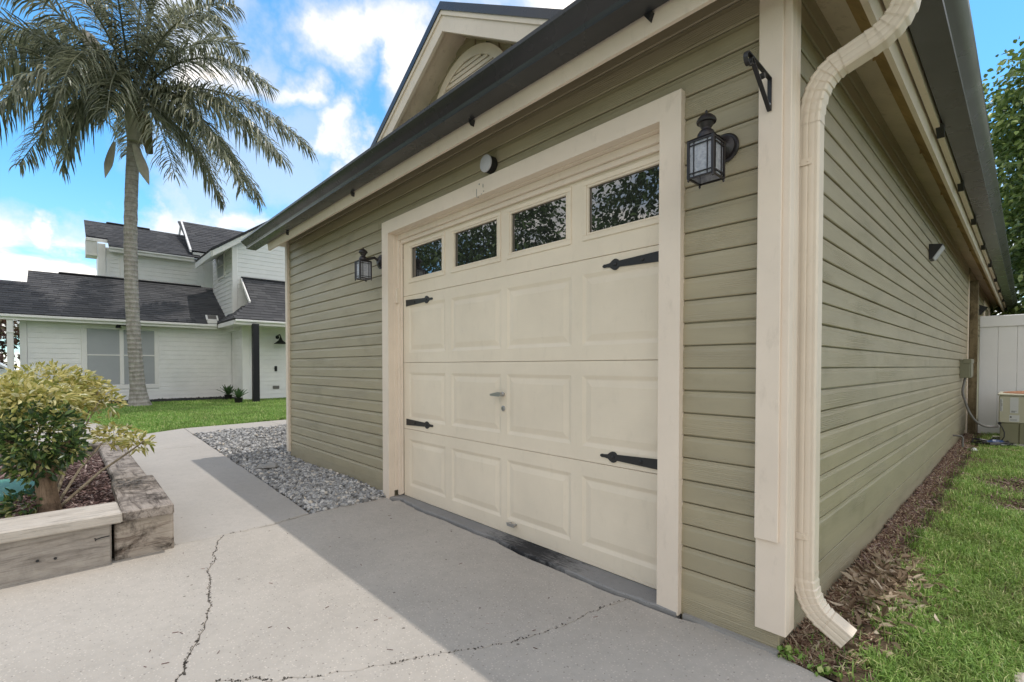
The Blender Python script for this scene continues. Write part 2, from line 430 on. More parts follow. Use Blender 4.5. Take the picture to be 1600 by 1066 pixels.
# ground sheets
m, t = material('yard_soil', 0.95, 0, 0.1)
n = t.noise(t.pos, 7, 7, 0.7)
n2 = t.noise(t.pos, 60, 4, 0.6)
c = t.ramp(n, [(0.3, (0.07, 0.048, 0.034)), (0.6, (0.14, 0.105, 0.07)), (0.8, (0.21, 0.17, 0.115))])
c = t.mix(t.n('ShaderNodeMapRange', {0: n2, 1: 0.5, 2: 0.8, 3: 0, 4: 0.6}).outputs[0], c, (0.05, 0.03, 0.022))
setc(t, c)
bump(t, t.math('ADD', n, n2), 0.8, 0.02)
m, t = material('lawn_ground', 0.95, 0, 0.1)
n = t.noise(t.pos, 3, 7, 0.7)
setc(t, t.ramp(n, [(0.3, (0.09, 0.14, 0.04)), (0.6, (0.14, 0.19, 0.06)), (0.8, (0.22, 0.23, 0.10))]))
bump(t, t.noise(t.pos, 40, 4, 0.6), 0.8, 0.03)


# ------------------------------------------------------------------ mesh building
WL = {}


class MB:
    def __init__(self):
        self.v, self.f, self.mi = [], [], []

    def add(self, vs, fs, mi=0):
        b = len(self.v)
        self.v.extend([tuple(map(float, x)) for x in vs])
        self.f.extend([tuple(b + i for i in f) for f in fs])
        self.mi.extend([mi] * len(fs))
        return self

    def box(self, a, b, mi=0, ch=0.0):
        x0, y0, z0 = (min(p, q) for p, q in zip(a, b))
        x1, y1, z1 = (max(p, q) for p, q in zip(a, b))
        if ch <= 0:
            vs = [(x0, y0, z0), (x1, y0, z0), (x1, y1, z0), (x0, y1, z0), (x0, y0, z1), (x1, y0, z1), (x1, y1, z1), (x0, y1, z1)]
            return self.add(vs, [(0, 3, 2, 1), (4, 5, 6, 7), (0, 1, 5, 4), (1, 2, 6, 5), (2, 3, 7, 6), (3, 0, 4, 7)], mi)
        c = min(ch, (x1 - x0) / 2.2, (y1 - y0) / 2.2, (z1 - z0) / 2.2)
        bm = bmesh.new()
        bmesh.ops.create_cube(bm, size=1)
        for v in bm.verts:
            v.co = (x0 if v.co.x < 0 else x1, y0 if v.co.y < 0 else y1, z0 if v.co.z < 0 else z1)
        bmesh.ops.bevel(bm, geom=bm.edges[:], offset=c, segments=1, affect='EDGES')
        self.frombm(bm, mi)
        return self

    def frombm(self, bm, mi=0):
        bm.verts.index_update()
        self.add([v.co[:] for v in bm.verts], [tuple(v.index for v in f.verts) for f in bm.faces], mi)
        bm.free()

    def prism(self, pts, axis, a, b, mi=0):
        """extrude the 2-D outline along an axis (0,1,2) from a to b; outline gives the two other axes in order"""
        n = len(pts)

        def p3(p, w):
            if axis == 0:
                return (w, p[0], p[1])
            if axis == 1:
                return (p[0], w, p[1])
            return (p[0], p[1], w)
        vs = [p3(p, a) for p in pts] + [p3(p, b) for p in pts]
        fs = [tuple(range(n))[::-1], tuple(range(n, 2 * n))]
        fs += [(i, (i + 1) % n, n + (i + 1) % n, n + i) for i in range(n)]
        return self.add(vs, fs, mi)

    def tube(self, path, r, seg=8, mi=0, caps=True):
        path = [Vector(p) for p in path]
        n = len(path)
        rs = r if isinstance(r, (list, tuple)) else [r] * n
        prev = None
        rings = []
        for i, p in enumerate(path):
            d = (path[min(i + 1, n - 1)] - path[max(i - 1, 0)]).normalized()
            if prev is None:
                u = d.orthogonal().normalized()
            else:
                u = (prev - d * prev.dot(d))
                u = u.normalized() if u.length > 1e-6 else d.orthogonal().normalized()
            prev = u
            w = d.cross(u)
            rings.append([p + (u * cos(2 * pi * k / seg) + w * sin(2 * pi * k / seg)) * rs[i] for k in range(seg)])
        vs = [v for ring in rings for v in ring]
        fs = []
        for i in range(n - 1):
            for k in range(seg):
                a, b = i * seg + k, i * seg + (k + 1) % seg
                fs.append((a, b, b + seg, a + seg))
        if caps:
            fs.append(tuple(range(seg))[::-1])
            fs.append(tuple((n - 1) * seg + k for k in range(seg)))
        return self.add(vs, fs, mi)

    def lathe(self, prof, c, axis=2, seg=20, mi=0):
        """prof: list of (radius, height along axis)"""
        vs, fs = [], []
        for r, h in prof:
            for k in range(seg):
                a = 2 * pi * k / seg
                x, y = r * cos(a), r * sin(a)
                if axis == 2:
                    vs.append((c[0] + x, c[1] + y, c[2] + h))
                elif axis == 1:
                    vs.append((c[0] + x, c[1] + h, c[2] + y))
                else:
                    vs.append((c[0] + h, c[1] + x, c[2] + y))
        n = len(prof)
        for i in range(n - 1):
            for k in range(seg):
                a, b = i * seg + k, i * seg + (k + 1) % seg
                fs.append((a, b, b + seg, a + seg))
        fs.append(tuple(range(seg))[::-1])
        fs.append(tuple((n - 1) * seg + k for k in range(seg)))
        return self.add(vs, fs, mi)

    def mesh(self, name, mats, smooth=False, fix=True, center=None):
        me = bpy.data.meshes.new(name)
        V = np.array(self.v)
        c = center if center is not None else (V.min(0) + V.max(0)) / 2
        me.from_pydata((V - c).tolist(), [], self.f)
        for mm in (mats if isinstance(mats, (list, tuple)) else [mats]):
            me.materials.append(MATS[mm])
        if isinstance(mats, (list, tuple)) and len(mats) > 1:
            me.polygons.foreach_set('material_index', self.mi)
        if fix:
            bm = bmesh.new()
            bm.from_mesh(me)
            bmesh.ops.recalc_face_normals(bm, faces=bm.faces[:])
            bm.to_mesh(me)
            bm.free()
        if smooth:
            me.polygons.foreach_set('use_smooth', [True] * len(me.polygons))
            if smooth != 'all':
                me.set_sharp_from_angle(angle=radians(38 if smooth is True else smooth))
        me.update()
        return me, c

    def build(self, name, mats, parent=None, smooth=False, fix=True, center=None):
        me, c = self.mesh(name, mats, smooth, fix, center)
        return place(name, me, c, parent)


def place(name, me, loc, parent=None):
    o = bpy.data.objects.new(name, me)
    COL.objects.link(o)
    loc = Vector([float(x) for x in loc])
    WL[o.name] = loc
    if parent is not None:
        o.parent = parent
        o.location = loc - WL[parent.name]
    else:
        o.location = loc
    return o


def tag(o, label=None, cat=None, group=None, kind=None):
    for k, v in (('label', label), ('category', cat), ('group', group), ('kind', kind)):
        if v:
            o[k] = v
    return o


def thing(name, loc, label, cat, group=None):
    o = bpy.data.objects.new(name, None)
    o.empty_display_size = 0.1
    COL.objects.link(o)
    o.location = loc
    WL[o.name] = Vector(loc)
    return tag(o, label, cat, group)


def copy_tree(src, loc, parent=None):
    c = src.copy()
    COL.objects.link(c)
    if parent is not None:
        c.parent = parent
    else:
        c.location = loc
    for ch in src.children:
        copy_tree(ch, None, c)
    return c


def structure(o):
    o['kind'] = 'structure'
    return o


def big_mesh(name, V, F, mat, parent=None, kind=None, loc=(0, 0, 0), smooth=False):
    """fast route for many pieces: V (n,3), F (m,k) numpy"""
    me = bpy.data.meshes.new(name)
    k = F.shape[1]
    me.vertices.add(len(V))
    me.vertices.foreach_set('co', (V - np.array(loc)).astype(np.float32).ravel())
    me.loops.add(F.size)
    me.loops.foreach_set('vertex_index', F.astype(np.int32).ravel())
    me.polygons.add(len(F))
    me.polygons.foreach_set('loop_start', np.arange(0, F.size, k, dtype=np.int32))
    me.polygons.foreach_set('loop_total', np.full(len(F), k, dtype=np.int32))
    me.materials.append(MATS[mat])
    me.update(calc_edges=True)
    me.validate()
    me.polygons.foreach_set('use_smooth', [bool(smooth)] * len(me.polygons))
    o = place(name, me, loc, parent)
    if kind:
        o['kind'] = kind
    return o


# ------------------------------------------------------------------ ground, driveway, walk
GZ = -0.03
mb = MB()
mb.add([(-150, -150, -0.16), (150, -150, -0.16), (150, 150, -0.16), (-150, 150, -0.16)], [(0, 1, 2, 3)])
o = structure(mb.build('ground', 'lawn_ground', center=(0, 0, -0.16)))


def grid_sheet(name, x0, x1, y0, y1, nx, ny, zf, mat):
    xs, ys = np.linspace(x0, x1, nx), np.linspace(y0, y1, ny)
    X, Y = np.meshgrid(xs, ys)
    Z = zf(X, Y)
    V = np.stack([X.ravel(), Y.ravel(), Z.ravel()], 1)
    i = np.arange(nx * ny).reshape(ny, nx)
    F = np.stack([i[:-1, :-1].ravel(), i[:-1, 1:].ravel(), i[1:, 1:].ravel(), i[1:, :-1].ravel()], 1)
    o = big_mesh(name, V, F, mat, loc=((x0 + x1) / 2, (y0 + y1) / 2, 0), smooth=True)
    return structure(o)


def yard_z(x, y):
    return -0.052 + 0.0105 * np.clip(y, 0, 9) + 0.012 * np.sin(x * 9 + y * 4) * np.sin(y * 6.1 + 1) + 0.035 * np.exp(-((x - 0.12) ** 2 / 0.02 + (y - 1.0) ** 2 / 0.12)) \
        - 0.05 * np.exp(-((x - 0.5) ** 2 + (y - 4.2) ** 2) / 0.03) - 0.05 * np.exp(-((x - 0.6) ** 2 + (y - 3.4) ** 2) / 0.04)


grid_sheet('side_yard', -0.03, 7.0, 0.02, 17.0, 180, 260, yard_z, 'yard_soil')
grid_sheet('front_lawn', -17.9, -8.85, -8.0, 8.0, 40, 60, lambda x, y: -0.052 + 0.006 * np.sin(x * 2.1) * np.sin(y * 1.7), 'lawn_ground')
grid_sheet('front_lawn', -8.85, -2.955, -9.2, -3.41, 30, 30, lambda x, y: -0.052 + 0.006 * np.sin(x * 2.1) * np.sin(y * 1.7), 'lawn_ground')
grid_sheet('front_lawn', -8.85, -6.21, -3.41, -2.30, 12, 8, lambda x, y: -0.054 + 0.004 * np.sin(x * 2.1) * np.sin(y * 1.7), 'lawn_ground')
# soil under the gravel and joints
mb = MB()
mb.add([(-9.2, -3.45, -0.115), (7, -3.45, -0.115), (7, 1.4, -0.115), (-9.2, 1.4, -0.115)], [(0, 1, 2, 3)])
mb.add([(-3.0, -9.1, -0.116), (3, -9.1, -0.116), (3, -3.45, -0.116), (-3.0, -3.45, -0.116)], [(0, 1, 2, 3)])
structure(mb.build('soil_base', 'dark_soil'))


def jag(pts, amp, sub, seed):
    r = random.Random(seed)
    out = []
    for (a, b) in zip(pts[:-1], pts[1:]):
        L = math.dist(a, b)
        k = max(1, int(L / sub))
        nx, ny = -(b[1] - a[1]) / (L + 1e-9), (b[0] - a[0]) / (L + 1e-9)
        for i in range(k):
            t = i / k
            w = r.uniform(-amp, amp) if i else r.uniform(-amp, amp) * 0.3
            out.append((a[0] + (b[0] - a[0]) * t + nx * w, a[1] + (b[1] - a[1]) * t + ny * w))
    out.append(pts[-1])
    return out


def inset(poly, d):
    n = len(poly)
    area = sum(poly[i][0] * poly[(i + 1) % n][1] - poly[(i + 1) % n][0] * poly[i][1] for i in range(n))
    s = 1 if area > 0 else -1
    out = []
    for i in range(n):
        a, b, c = Vector(poly[i - 1]), Vector(poly[i]), Vector(poly[(i + 1) % n])
        e1, e2 = (b - a), (c - b)
        if e1.length < 1e-7 or e2.length < 1e-7:
            out.append(tuple(b))
            continue
        n1 = Vector((-e1.y, e1.x)).normalized() * s
        n2 = Vector((-e2.y, e2.x)).normalized() * s
        m_ = (n1 + n2)
        m_ = m_.normalized() if m_.length > 1e-6 else n1
        k = d / max(0.5, m_.dot(n1))
        out.append((b.x + m_.x * k, b.y + m_.y * k))
    return out


def slab(name, poly, zt, th, mat, gap=0.003, ch=0.004, parent=None):
    p0 = inset(poly, gap)
    p1 = inset(poly, gap + ch)
    bm = bmesh.new()
    lo = [bm.verts.new((x, y, zt - th)) for x, y in p0]
    mi = [bm.verts.new((x, y, zt - ch)) for x, y in p0]
    hi = [bm.verts.new((x, y, zt)) for x, y in p1]
    n = len(p0)
    for i in range(n):
        j = (i + 1) % n
        bm.faces.new((lo[i], lo[j], mi[j], mi[i]))
        bm.faces.new((mi[i], mi[j], hi[j], hi[i]))
    for tri in tessellate_polygon([[Vector((x, y, 0)) for x, y in p1]]):
        if len(set(tri)) == 3:
            try:
                bm.faces.new([hi[i] for i in tri])
            except ValueError:
                pass
    bmesh.ops.recalc_face_normals(bm, faces=bm.faces[:])
    mb = MB()
    mb.frombm(bm)
    return mb.build(name, mat, parent, fix=False)


CRK_A = [(-2.842, -1.185), (-2.744, -1.239), (-2.63, -1.262), (-2.528, -1.306), (-2.442, -1.312), (-2.309, -1.375), (-2.153, -1.391), (-2.013, -1.425),
         (-1.885, -1.438), (-1.803, -1.472), (-1.72, -1.496), (-1.594, -1.539), (-1.523, -1.579), (-1.46, -1.607), (-1.401, -1.613), (-1.342, -1.655), (-1.27, -1.70), (-1.19, -1.76)]
CRK_B = [(-0.640, -0.018), (-0.653, -0.047), (-0.685, -0.168), (-0.694, -0.337), (-0.718, -0.508), (-0.756, -0.648), (-0.824, -0.784), (-0.882, -0.889), (-0.929, -0.998),
         (-0.961, -1.083), (-1.042, -1.224), (-1.066, -1.291), (-1.116, -1.35), (-1.131, -1.401), (-1.196, -1.437), (-1.216, -1.484), (-1.268, -1.545), (-1.26, -1.62), (-1.19, -1.76)]
A_ = jag(CRK_A, 0.010, 0.035, 3)
B_ = jag(CRK_B, 0.010, 0.035, 5)
J_lo = [(-2.849, -1.441), (-2.842, -1.185)]
J_up = jag([(-2.842, -1.185), (-2.85, -0.88), (-2.925, -0.609), (-2.96, -0.305), (-2.958, 0.015)], 0.006, 0.06, 8)
APR = jag([(-2.813, -0.010), (-2.805, 0.045), (-2.449, 0.003), (-2.099, 0.012), (-1.8, -0.001), (-1.601, 0.012), (-1.363, -0.025), (-1.122, -0.022), (-0.92, -0.03), (-0.71, -0.033), (-0.640, -0.018)], 0.005, 0.05, 9)
APR2 = [(-0.640, -0.018), (-0.569, -0.02), (-0.50, -0.017), (-0.415, -0.012), (-0.30, 0.022), (-0.05, 0.018), (0.05, 0.004), (0.15, -0.01), (0.5, -0.03), (2.6, -0.10)]
drive = thing('driveway', (-1, -2, GZ), None, None)
structure(drive)
END = A_[-1]
slab('slab', [(-2.958, 0.015), (-2.813, -0.010)] + APR[1:] + B_[1:] + A_[::-1][1:-1] + J_up[:-1], GZ, 0.08, 'driveway_concrete', 0.0013, 0.0028, drive)
slab('slab', A_ + [(-1.19, -9.0), (-2.95, -9.0)] + J_lo[:1], GZ, 0.08, 'driveway_concrete', 0.0013, 0.0028, drive)
slab('slab', B_[:-1] + [END, (-1.19, -9.0), (2.6, -9.0)] + APR2[::-1][:-1], GZ, 0.08, 'driveway_concrete', 0.0013, 0.0028, drive)
# garage floor lip in front of the door
ap = jag([(-2.89, 0.0), (-2.80, 0.05), (-2.449, 0.010), (-2.099, 0.020), (-1.8, 0.006), (-1.601, 0.020), (-1.363, -0.017), (-1.122, -0.014), (-0.92, -0.022), (-0.71, -0.024), (-0.51, -0.008), (-0.42, -0.004)], 0.005, 0.05, 9)
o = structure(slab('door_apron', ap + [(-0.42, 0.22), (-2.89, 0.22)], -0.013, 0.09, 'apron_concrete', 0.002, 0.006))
# pale lip of concrete between driveway and front wall by the corner
mb = MB()
lip = jag([(-0.40, 0.012), (-0.25, 0.010), (-0.12, 0.006), (-0.03, 0.010)], 0.004, 0.03, 12)
mb.prism(lip + [(-0.03, 0.05), (-0.40, 0.05)], 2, -0.09, -0.018)
structure(mb.build('slab_edge', 'foundation'))

walk = thing('walkway', (-6, -0.8, GZ), None, None)
structure(walk)
GE = jag([(-2.955, -0.604), (-4.2, -0.56), (-5.6, -0.515), (-6.95, -0.475), (-8.42, -0.43)], 0.006, 0.12, 21)
gi = [p for p in GE]
spl = min(range(len(gi)), key=lambda i: abs(gi[i][0] + 6.95))
slab('slab', [(-2.853, -1.441), (-2.851, -1.185), (-2.868, -0.88), (-2.945, -0.609)] + gi[1:spl + 1] + [(-6.98, -1.44)], GZ, 0.08, 'walk_concrete', 0.003, 0.006, walk)
slab('slab', [(-6.98, -1.44)] + gi[spl:] + [(-9.28, -0.40), (-8.88, -0.95), (-8.7, -1.44)], GZ, 0.08, 'walk_concrete', 0.003, 0.006, walk)
slab('slab', [(-8.42, -0.43), (-8.44, 1.0), (-9.46, 1.0), (-9.36, 0.4), (-9.28, -0.40)], GZ, 0.08, 'walk_concrete', 0.003, 0.006, walk)
slab('slab', [(-8.44, 1.0), (-8.5, 5.0), (-9.9, 5.0), (-9.46, 1.0)], GZ, 0.08, 'walk_concrete', 0.003, 0.006, walk)
slab('slab', [(-6.98, -1.44), (-8.7, -1.44), (-8.88, -0.95), (-12.5, -1.75), (-12.5, -2.9), (-8.0, -2.2)], GZ, 0.08, 'walk_concrete', 0.003, 0.006, walk)

# ------------------------------------------------------------------ the garage
ZK0, SP = 0.0794, 0.0951           # bottom of the first course, exposure
garage = thing('garage', (-2.6, 4.0, 0.0), 'olive lap-sided garage with cream trim and dark gutters', 'garage')
LAP = [(0.0, 0.0), (-0.013, 0.0005), (-0.016, 0.004), (-0.0150, 0.069), (-0.0115, 0.078), (-0.0100, 0.0898), (-0.0005, 0.0905), (-0.0005, SP + 0.004), (0.0, SP + 0.004)]  # (outward, up)
_board = {}


def siding_board(parent, axis, a, b, z, wall, sign, h=1.0):
    """one lap board; axis 0 = along x (front wall), 1 = along y (side wall)"""
    key = (axis, round(b - a, 3), sign, h)
    if key not in _board:
        L = b - a
        mb = MB()
        pr = [(d * sign, u if u < 0.05 else u + SP * (h - 1)) for d, u in LAP]
        if axis == 0:
            mb.prism(pr, 0, -L / 2, L / 2)
        else:
            mb.prism(pr, 1, -L / 2, L / 2)
        _board[key], _ = mb.mesh('siding_board', 'olive_siding', center=(0, 0, 0))
    z += random.uniform(-0.0012, 0.0012)
    loc = ((a + b) / 2, wall, z) if axis == 0 else (wall, (a + b) / 2, z)
    return place('siding_board', _board[key], loc, parent)


XL, XR = -2.9902, -0.4157          # door casing outer edges
XC = -5.262                        # left corner
WY = 0.046                         # front sheathing plane
WX = -0.046                        # side sheathing plane
mb = MB()
mb.box((XC, WY, -0.06), (XL + 0.05, WY + 0.10, 2.62))
mb.box((XR - 0.05, WY, -0.06), (WX - 0.002, WY + 0.10, 2.62))
mb.box((XL + 0.05, WY, 2.13), (XR - 0.05, WY + 0.10, 2.62))
front = mb.build('front_wall', 'olive_siding', garage)
for k in range(26):
    z = ZK0 + SP * k
    if k < 22:
        if k % 7 == 3:
            siding_board(front, 0, XC, -4.02, z, WY, 1)
            siding_board(front, 0, -4.018, XL + 0.012, z, WY, 1)
        else:
            siding_board(front, 0, XC, XL + 0.012, z, WY, 1)
        siding_board(front, 0, XR - 0.012, -0.09, z, WY, 1)
    else:
        j = -1.62 if k % 2 else -3.1
        siding_board(front, 0, XC, j - 0.001, z, WY, 1)
        siding_board(front, 0, j + 0.001, -0.09, z, WY, 1)
mb = MB()
mb.box((XC, 0.031, -0.045), (XL + 0.012, WY + 0.002, ZK0 + 0.004), ch=0.002)
mb.build('skirt_board', 'olive_siding', front)
mb = MB()
mb.box((XR - 0.012, 0.031, -0.032), (-0.032, WY + 0.002, ZK0 + 0.004), ch=0.002)
mb.build('skirt_board', 'olive_siding', front)

YF = 7.965
mb = MB()
mb.box((WX - 0.10, WY + 0.10, -0.06), (WX, YF, 2.62))
mb.box((WX - 0.10, YF, -0.06), (WX - 0.002, 16.5, 2.62))
side = mb.build('side_wall', 'olive_siding', garage)
for k in range(3, 26):
    z = ZK0 + SP * k
    j = 3.93 if (k // 2) % 2 else 4.41
    siding_board(side, 1, 0.09, j - 0.0015, z, WX, -1)
    siding_board(side, 1, j + 0.0015, YF, z, WX, -1)
siding_board(side, 1, 0.09, YF, ZK0 + SP, WX, -1, 2.0)
mb = MB()
mb.box((WX - 0.002, 0.09, 0.100), (-0.033, YF, ZK0 + SP - 0.008), ch=0.002)
mb.build('skirt_board', 'olive_siding', side)
mb = MB()
mb.box((WX - 0.05, WY + 0.004, -0.15), (-0.048, 16.5, 0.1005))
mb.build('foundation', 'foundation', garage)
for k in range(16, 26):
    siding_board(side, 1, 8.30, 16.5, ZK0 + SP * k, WX - 0.002, -1)
# corner trims
mb = MB()
mb.box((-0.107, 0.0, 0.050), (0.0, 0.044, 2.62), ch=0.003)
mb.box((-0.030, 0.0445, 0.050), (0.0, 0.096, 2.62), ch=0.003)
mb.box((-0.1075, -0.012, 0.392), (-0.026, 0.001, 2.6), ch=0.0025)
mb.build('corner_board', 'cream_trim', garage)
mb = MB()
mb.box((XC - 0.062, 0.004, 0.04), (XC + 0.001, 0.15, 2.62), ch=0.003)
mb.build('corner_board', 'cream_trim', garage)
mb = MB()
mb.box((WX, YF + 0.001, 0.04), (-0.020, YF + 0.05, 2.40), ch=0.003)
mb.build('corner_board', 'cream_trim', garage)

# door casing and jambs
CW = 0.0994
CT = 2.196
mb = MB()
e = 0.0


def mitre(outer, inner, y0, y1):
    """a frame piece given as quad outline in x,z"""
    mb.prism(outer + inner, 1, y0, y1)


mb = MB()
mb.prism([(XL, CT), (XR, CT), (XR - CW, CT - CW), (XL + CW, CT - CW)], 1, 0.0, 0.050)
mb.prism([(XL, -0.03), (XL, CT), (XL + CW, CT - CW), (XL + CW, -0.03)], 1, 0.0005, 0.050)
mb.prism([(XR, -0.028), (XR, CT), (XR - CW, CT - CW), (XR - CW, -0.028)], 1, 0.0005, 0.050)
cas = mb.build('door_casing', 'cream_trim', garage)
mb = MB()
XJ, XK, ZJ = XL + CW, XR - CW, CT - CW      # opening
mb.box((XJ - 0.03, 0.0505, 0.03), (XJ + 0.006, 0.112, ZJ + 0.03), ch=0.002)
mb.box((XK - 0.006, 0.0505, -0.02), (XK + 0.03, 0.112, ZJ + 0.03), ch=0.002)
mb.box((XJ + 0.0062, 0.0505, ZJ - 0.006), (XK - 0.0062, 0.112, ZJ + 0.03), ch=0.002)
mb.box((XJ + 0.004, 0.080, -0.008), (XJ + 0.030, 0.112, ZJ - 0.0065), ch=0.002)
mb.box((XK - 0.030, 0.080, -0.008), (XK - 0.004, 0.112, ZJ - 0.0065), ch=0.002)
mb.box((XJ + 0.0305, 0.080, ZJ - 0.045), (XK - 0.0305, 0.112, ZJ - 0.0065), ch=0.002)
mb.box((XJ + 0.0305, 0.096, ZJ - 0.075), (XK - 0.0305, 0.1125, ZJ - 0.0455), ch=0.002)
mb.box((XJ + 0.030, 0.098, 0.0), (XJ + 0.044, 0.1125, ZJ - 0.0755), ch=0.002)
mb.build('door_jamb', 'cream_trim', garage)
# peeled ghost of the old house number on the head casing
mb = MB()
for (x, z, w, h) in ((-1.768, 2.118, 0.004, 0.052), (-1.742, 2.166, 0.010, 0.007), (-1.706, 2.147, 0.006, 0.020), (-1.700, 2.112, 0.008, 0.006), (-1.722, 2.100, 0.007, 0.005), (-1.752, 2.088, 0.010, 0.004)):
    mb.box((x - w / 2, -0.0016, z - h / 2), (x + w / 2, 0.0002, z + h / 2))
mb.build('number_scar', 'foundation', cas)

# sectional door
DX0, DX1 = -2.85, -0.44
DY = 0.1165
SH = 0.533
mb = MB()
mb.box((DX0, 0.155, 0.0), (DX1, 0.165, 2.14))
mb.box((DX0, 0.1175, -0.011), (DX1, 0.150, 0.0085), ch=0.003)
door = mb.build('garage_door', 'cream_door', garage)
PC = [(-2.741, -2.300), (-2.171, -1.698), (-1.588, -1.128), (-0.997, -0.560)]
fd = 0.030


def panel_section(k):
    mb = MB()
    z0, z1 = SH * k + 0.0025, SH * (k + 1) - 0.0025
    if k == 0:
        z0 = 0.009
    y = DY
    rects = []
    top = (k == 3)
    for (a, b) in PC:
        if top:
            rects.append((a, b, 1.722, 1.982))
        else:
            rects.append((a - 0.028, b + 0.028, SH * k + 0.080, SH * k + 0.080 + 0.375))
    xs = sorted({DX0, DX1, *[r[0] for r in rects], *[r[1] for r in rects]})
    zs = [z0, rects[0][2], rects[0][3], z1]

    def q(a, b, c, d, ya=y):
        mb.add([(a, ya, c), (b, ya, c), (b, ya, d), (a, ya, d)], [(0, 1, 2, 3)])
    for i in range(len(xs) - 1):
        for j in range(3):
            is_p = j == 1 and any(abs(r[0] - xs[i]) < 1e-6 for r in rects)
            if not is_p:
                q(xs[i], xs[i + 1], zs[j], zs[j + 1])
    for (a, b, c, d) in rects:
        if top:
            rings = [((a, b, c, d), y), ((a, b, c, d), y + 0.03)]
        else:
            def sh(s):
                return (a + s, b - s, c + s, d - s)
            rings = [(sh(0), y), (sh(0.020), y + 0.0065), (sh(0.026), y + 0.0065), (sh(0.058), y + 0.001), (sh(0.062), y + 0.001)]
        for (r0, y0), (r1, y1) in zip(rings[:-1], rings[1:]):
            P0 = [(r0[0], y0, r0[2]), (r0[1], y0, r0[2]), (r0[1], y0, r0[3]), (r0[0], y0, r0[3])]
            P1 = [(r1[0], y1, r1[2]), (r1[1], y1, r1[2]), (r1[1], y1, r1[3]), (r1[0], y1, r1[3])]
            for i in range(4):
                mb.add([P0[i], P0[(i + 1) % 4], P1[(i + 1) % 4], P1[i]], [(0, 1, 2, 3)])
        if not top:
            r = rings[-1][0]
            q(r[0], r[1], r[2], r[3], rings[-1][1])
    # edges turned back
    for zz_, s in ((z0, -1), (z1, 1)):
        mb.add([(DX0, y, zz_), (DX1, y, zz_), (DX1, y + 0.003, zz_ + 0.0015 * s), (DX0, y + 0.003, zz_ + 0.0015 * s)], [(0, 1, 2, 3)])
        mb.add([(DX0, y + 0.003, zz_ + 0.0015 * s), (DX1, y + 0.003, zz_ + 0.0015 * s), (DX1, y + 0.035, zz_ + 0.0015 * s), (DX0, y + 0.035, zz_ + 0.0015 * s)], [(0, 1, 2, 3)])
    # merge doubles for clean shading
    me = bmesh.new()
    tmp = bpy.data.meshes.new('t')
    tmp.from_pydata(mb.v, [], mb.f)
    me.from_mesh(tmp)
    bpy.data.meshes.remove(tmp)
    bmesh.ops.remove_doubles(me, verts=me.verts[:], dist=1e-5)
    bmesh.ops.recalc_face_normals(me, faces=me.faces[:])
    # make the front face the camera side
    fl = max(me.faces, key=lambda f: f.calc_area())
    if fl.normal.y > 0:
        bmesh.ops.reverse_faces(me, faces=me.faces[:])
    m2 = MB()
    m2.frombm(me)
    return m2.build('door_section', 'cream_door', door, fix=False)


for k in range(4):
    panel_section(k)
for (a, b) in PC:
    c, d = 1.722, 1.982
    mb = MB()
    # outer moulding proud of the section plus the glazing stop
    w = 0.026
    for (x0, x1, z0, z1) in ((a - w, b + w, d, d + w), (a - w, b + w, c - w, c), (a - w, a, c, d), (b, b + w, c, d)):
        mb.box((x0, DY - 0.006, z0), (x1, DY + 0.001, z1), ch=0.002)
    w = 0.012
    for (x0, x1, z0, z1) in ((a + 0.0002, b - 0.0002, d - w, d - 0.0002), (a + 0.0002, b - 0.0002, c + 0.0002, c + w), (a + 0.0002, a + w, c + w + .0002, d - w - .0002), (b - w, b - 0.0002, c + w + .0002, d - w - .0002)):
        mb.box((x0, DY - 0.003, z0), (x1, DY + 0.012, z1), ch=0.002)
    mb.build('window_frame', 'cream_door', door)
    mb = MB()
    mb.box((a + 0.004, DY + 0.013, c + 0.004), (b - 0.004, DY + 0.018, d - 0.004))
    mb.build('window_pane', 'window_glass', door)


def strap_hinge(xe, xt, zc, name='strap_hinge'):
    """tapered strap from the door edge xe to its spear tip xt"""
    s = 1 if xt > xe else -1
    L = abs(xt - xe)
    prof = [(0, 0.0255), (L * 0.72, 0.0150), (L * 0.735, 0.022), (L * 0.765, 0.0275), (L * 0.80, 0.0275), (L * 0.835, 0.021), (L * 0.87, 0.011), (L * 0.93, 0.008), (L * 0.975, 0.0085), (L, 0.003)]
    out = [(xe + s * p, zc + h) for p, h in prof] + [(xe + s * p, zc - h) for p, h in prof[::-1]]
    mb = MB()
    mb.prism(out, 1, DY - 0.006, DY - 0.0002)
    hg = mb.build(name, 'black_iron', door)
    mb = MB()
    for p in (L * 0.34, L * 0.78):
        mb = MB()
        mb.lathe([(0.0095, 0.0), (0.0085, -0.004), (0.004, -0.0065)], (xe + s * p, DY - 0.006, zc), 1, 10)
        mb.build('bolt', 'black_iron', hg, True)


strap_hinge(-0.545, -0.893, 1.5435)
strap_hinge(-0.545, -0.903, 0.580)
strap_hinge(-2.805, -2.428, 1.5420)
strap_hinge(-2.805, -2.428, 0.590)
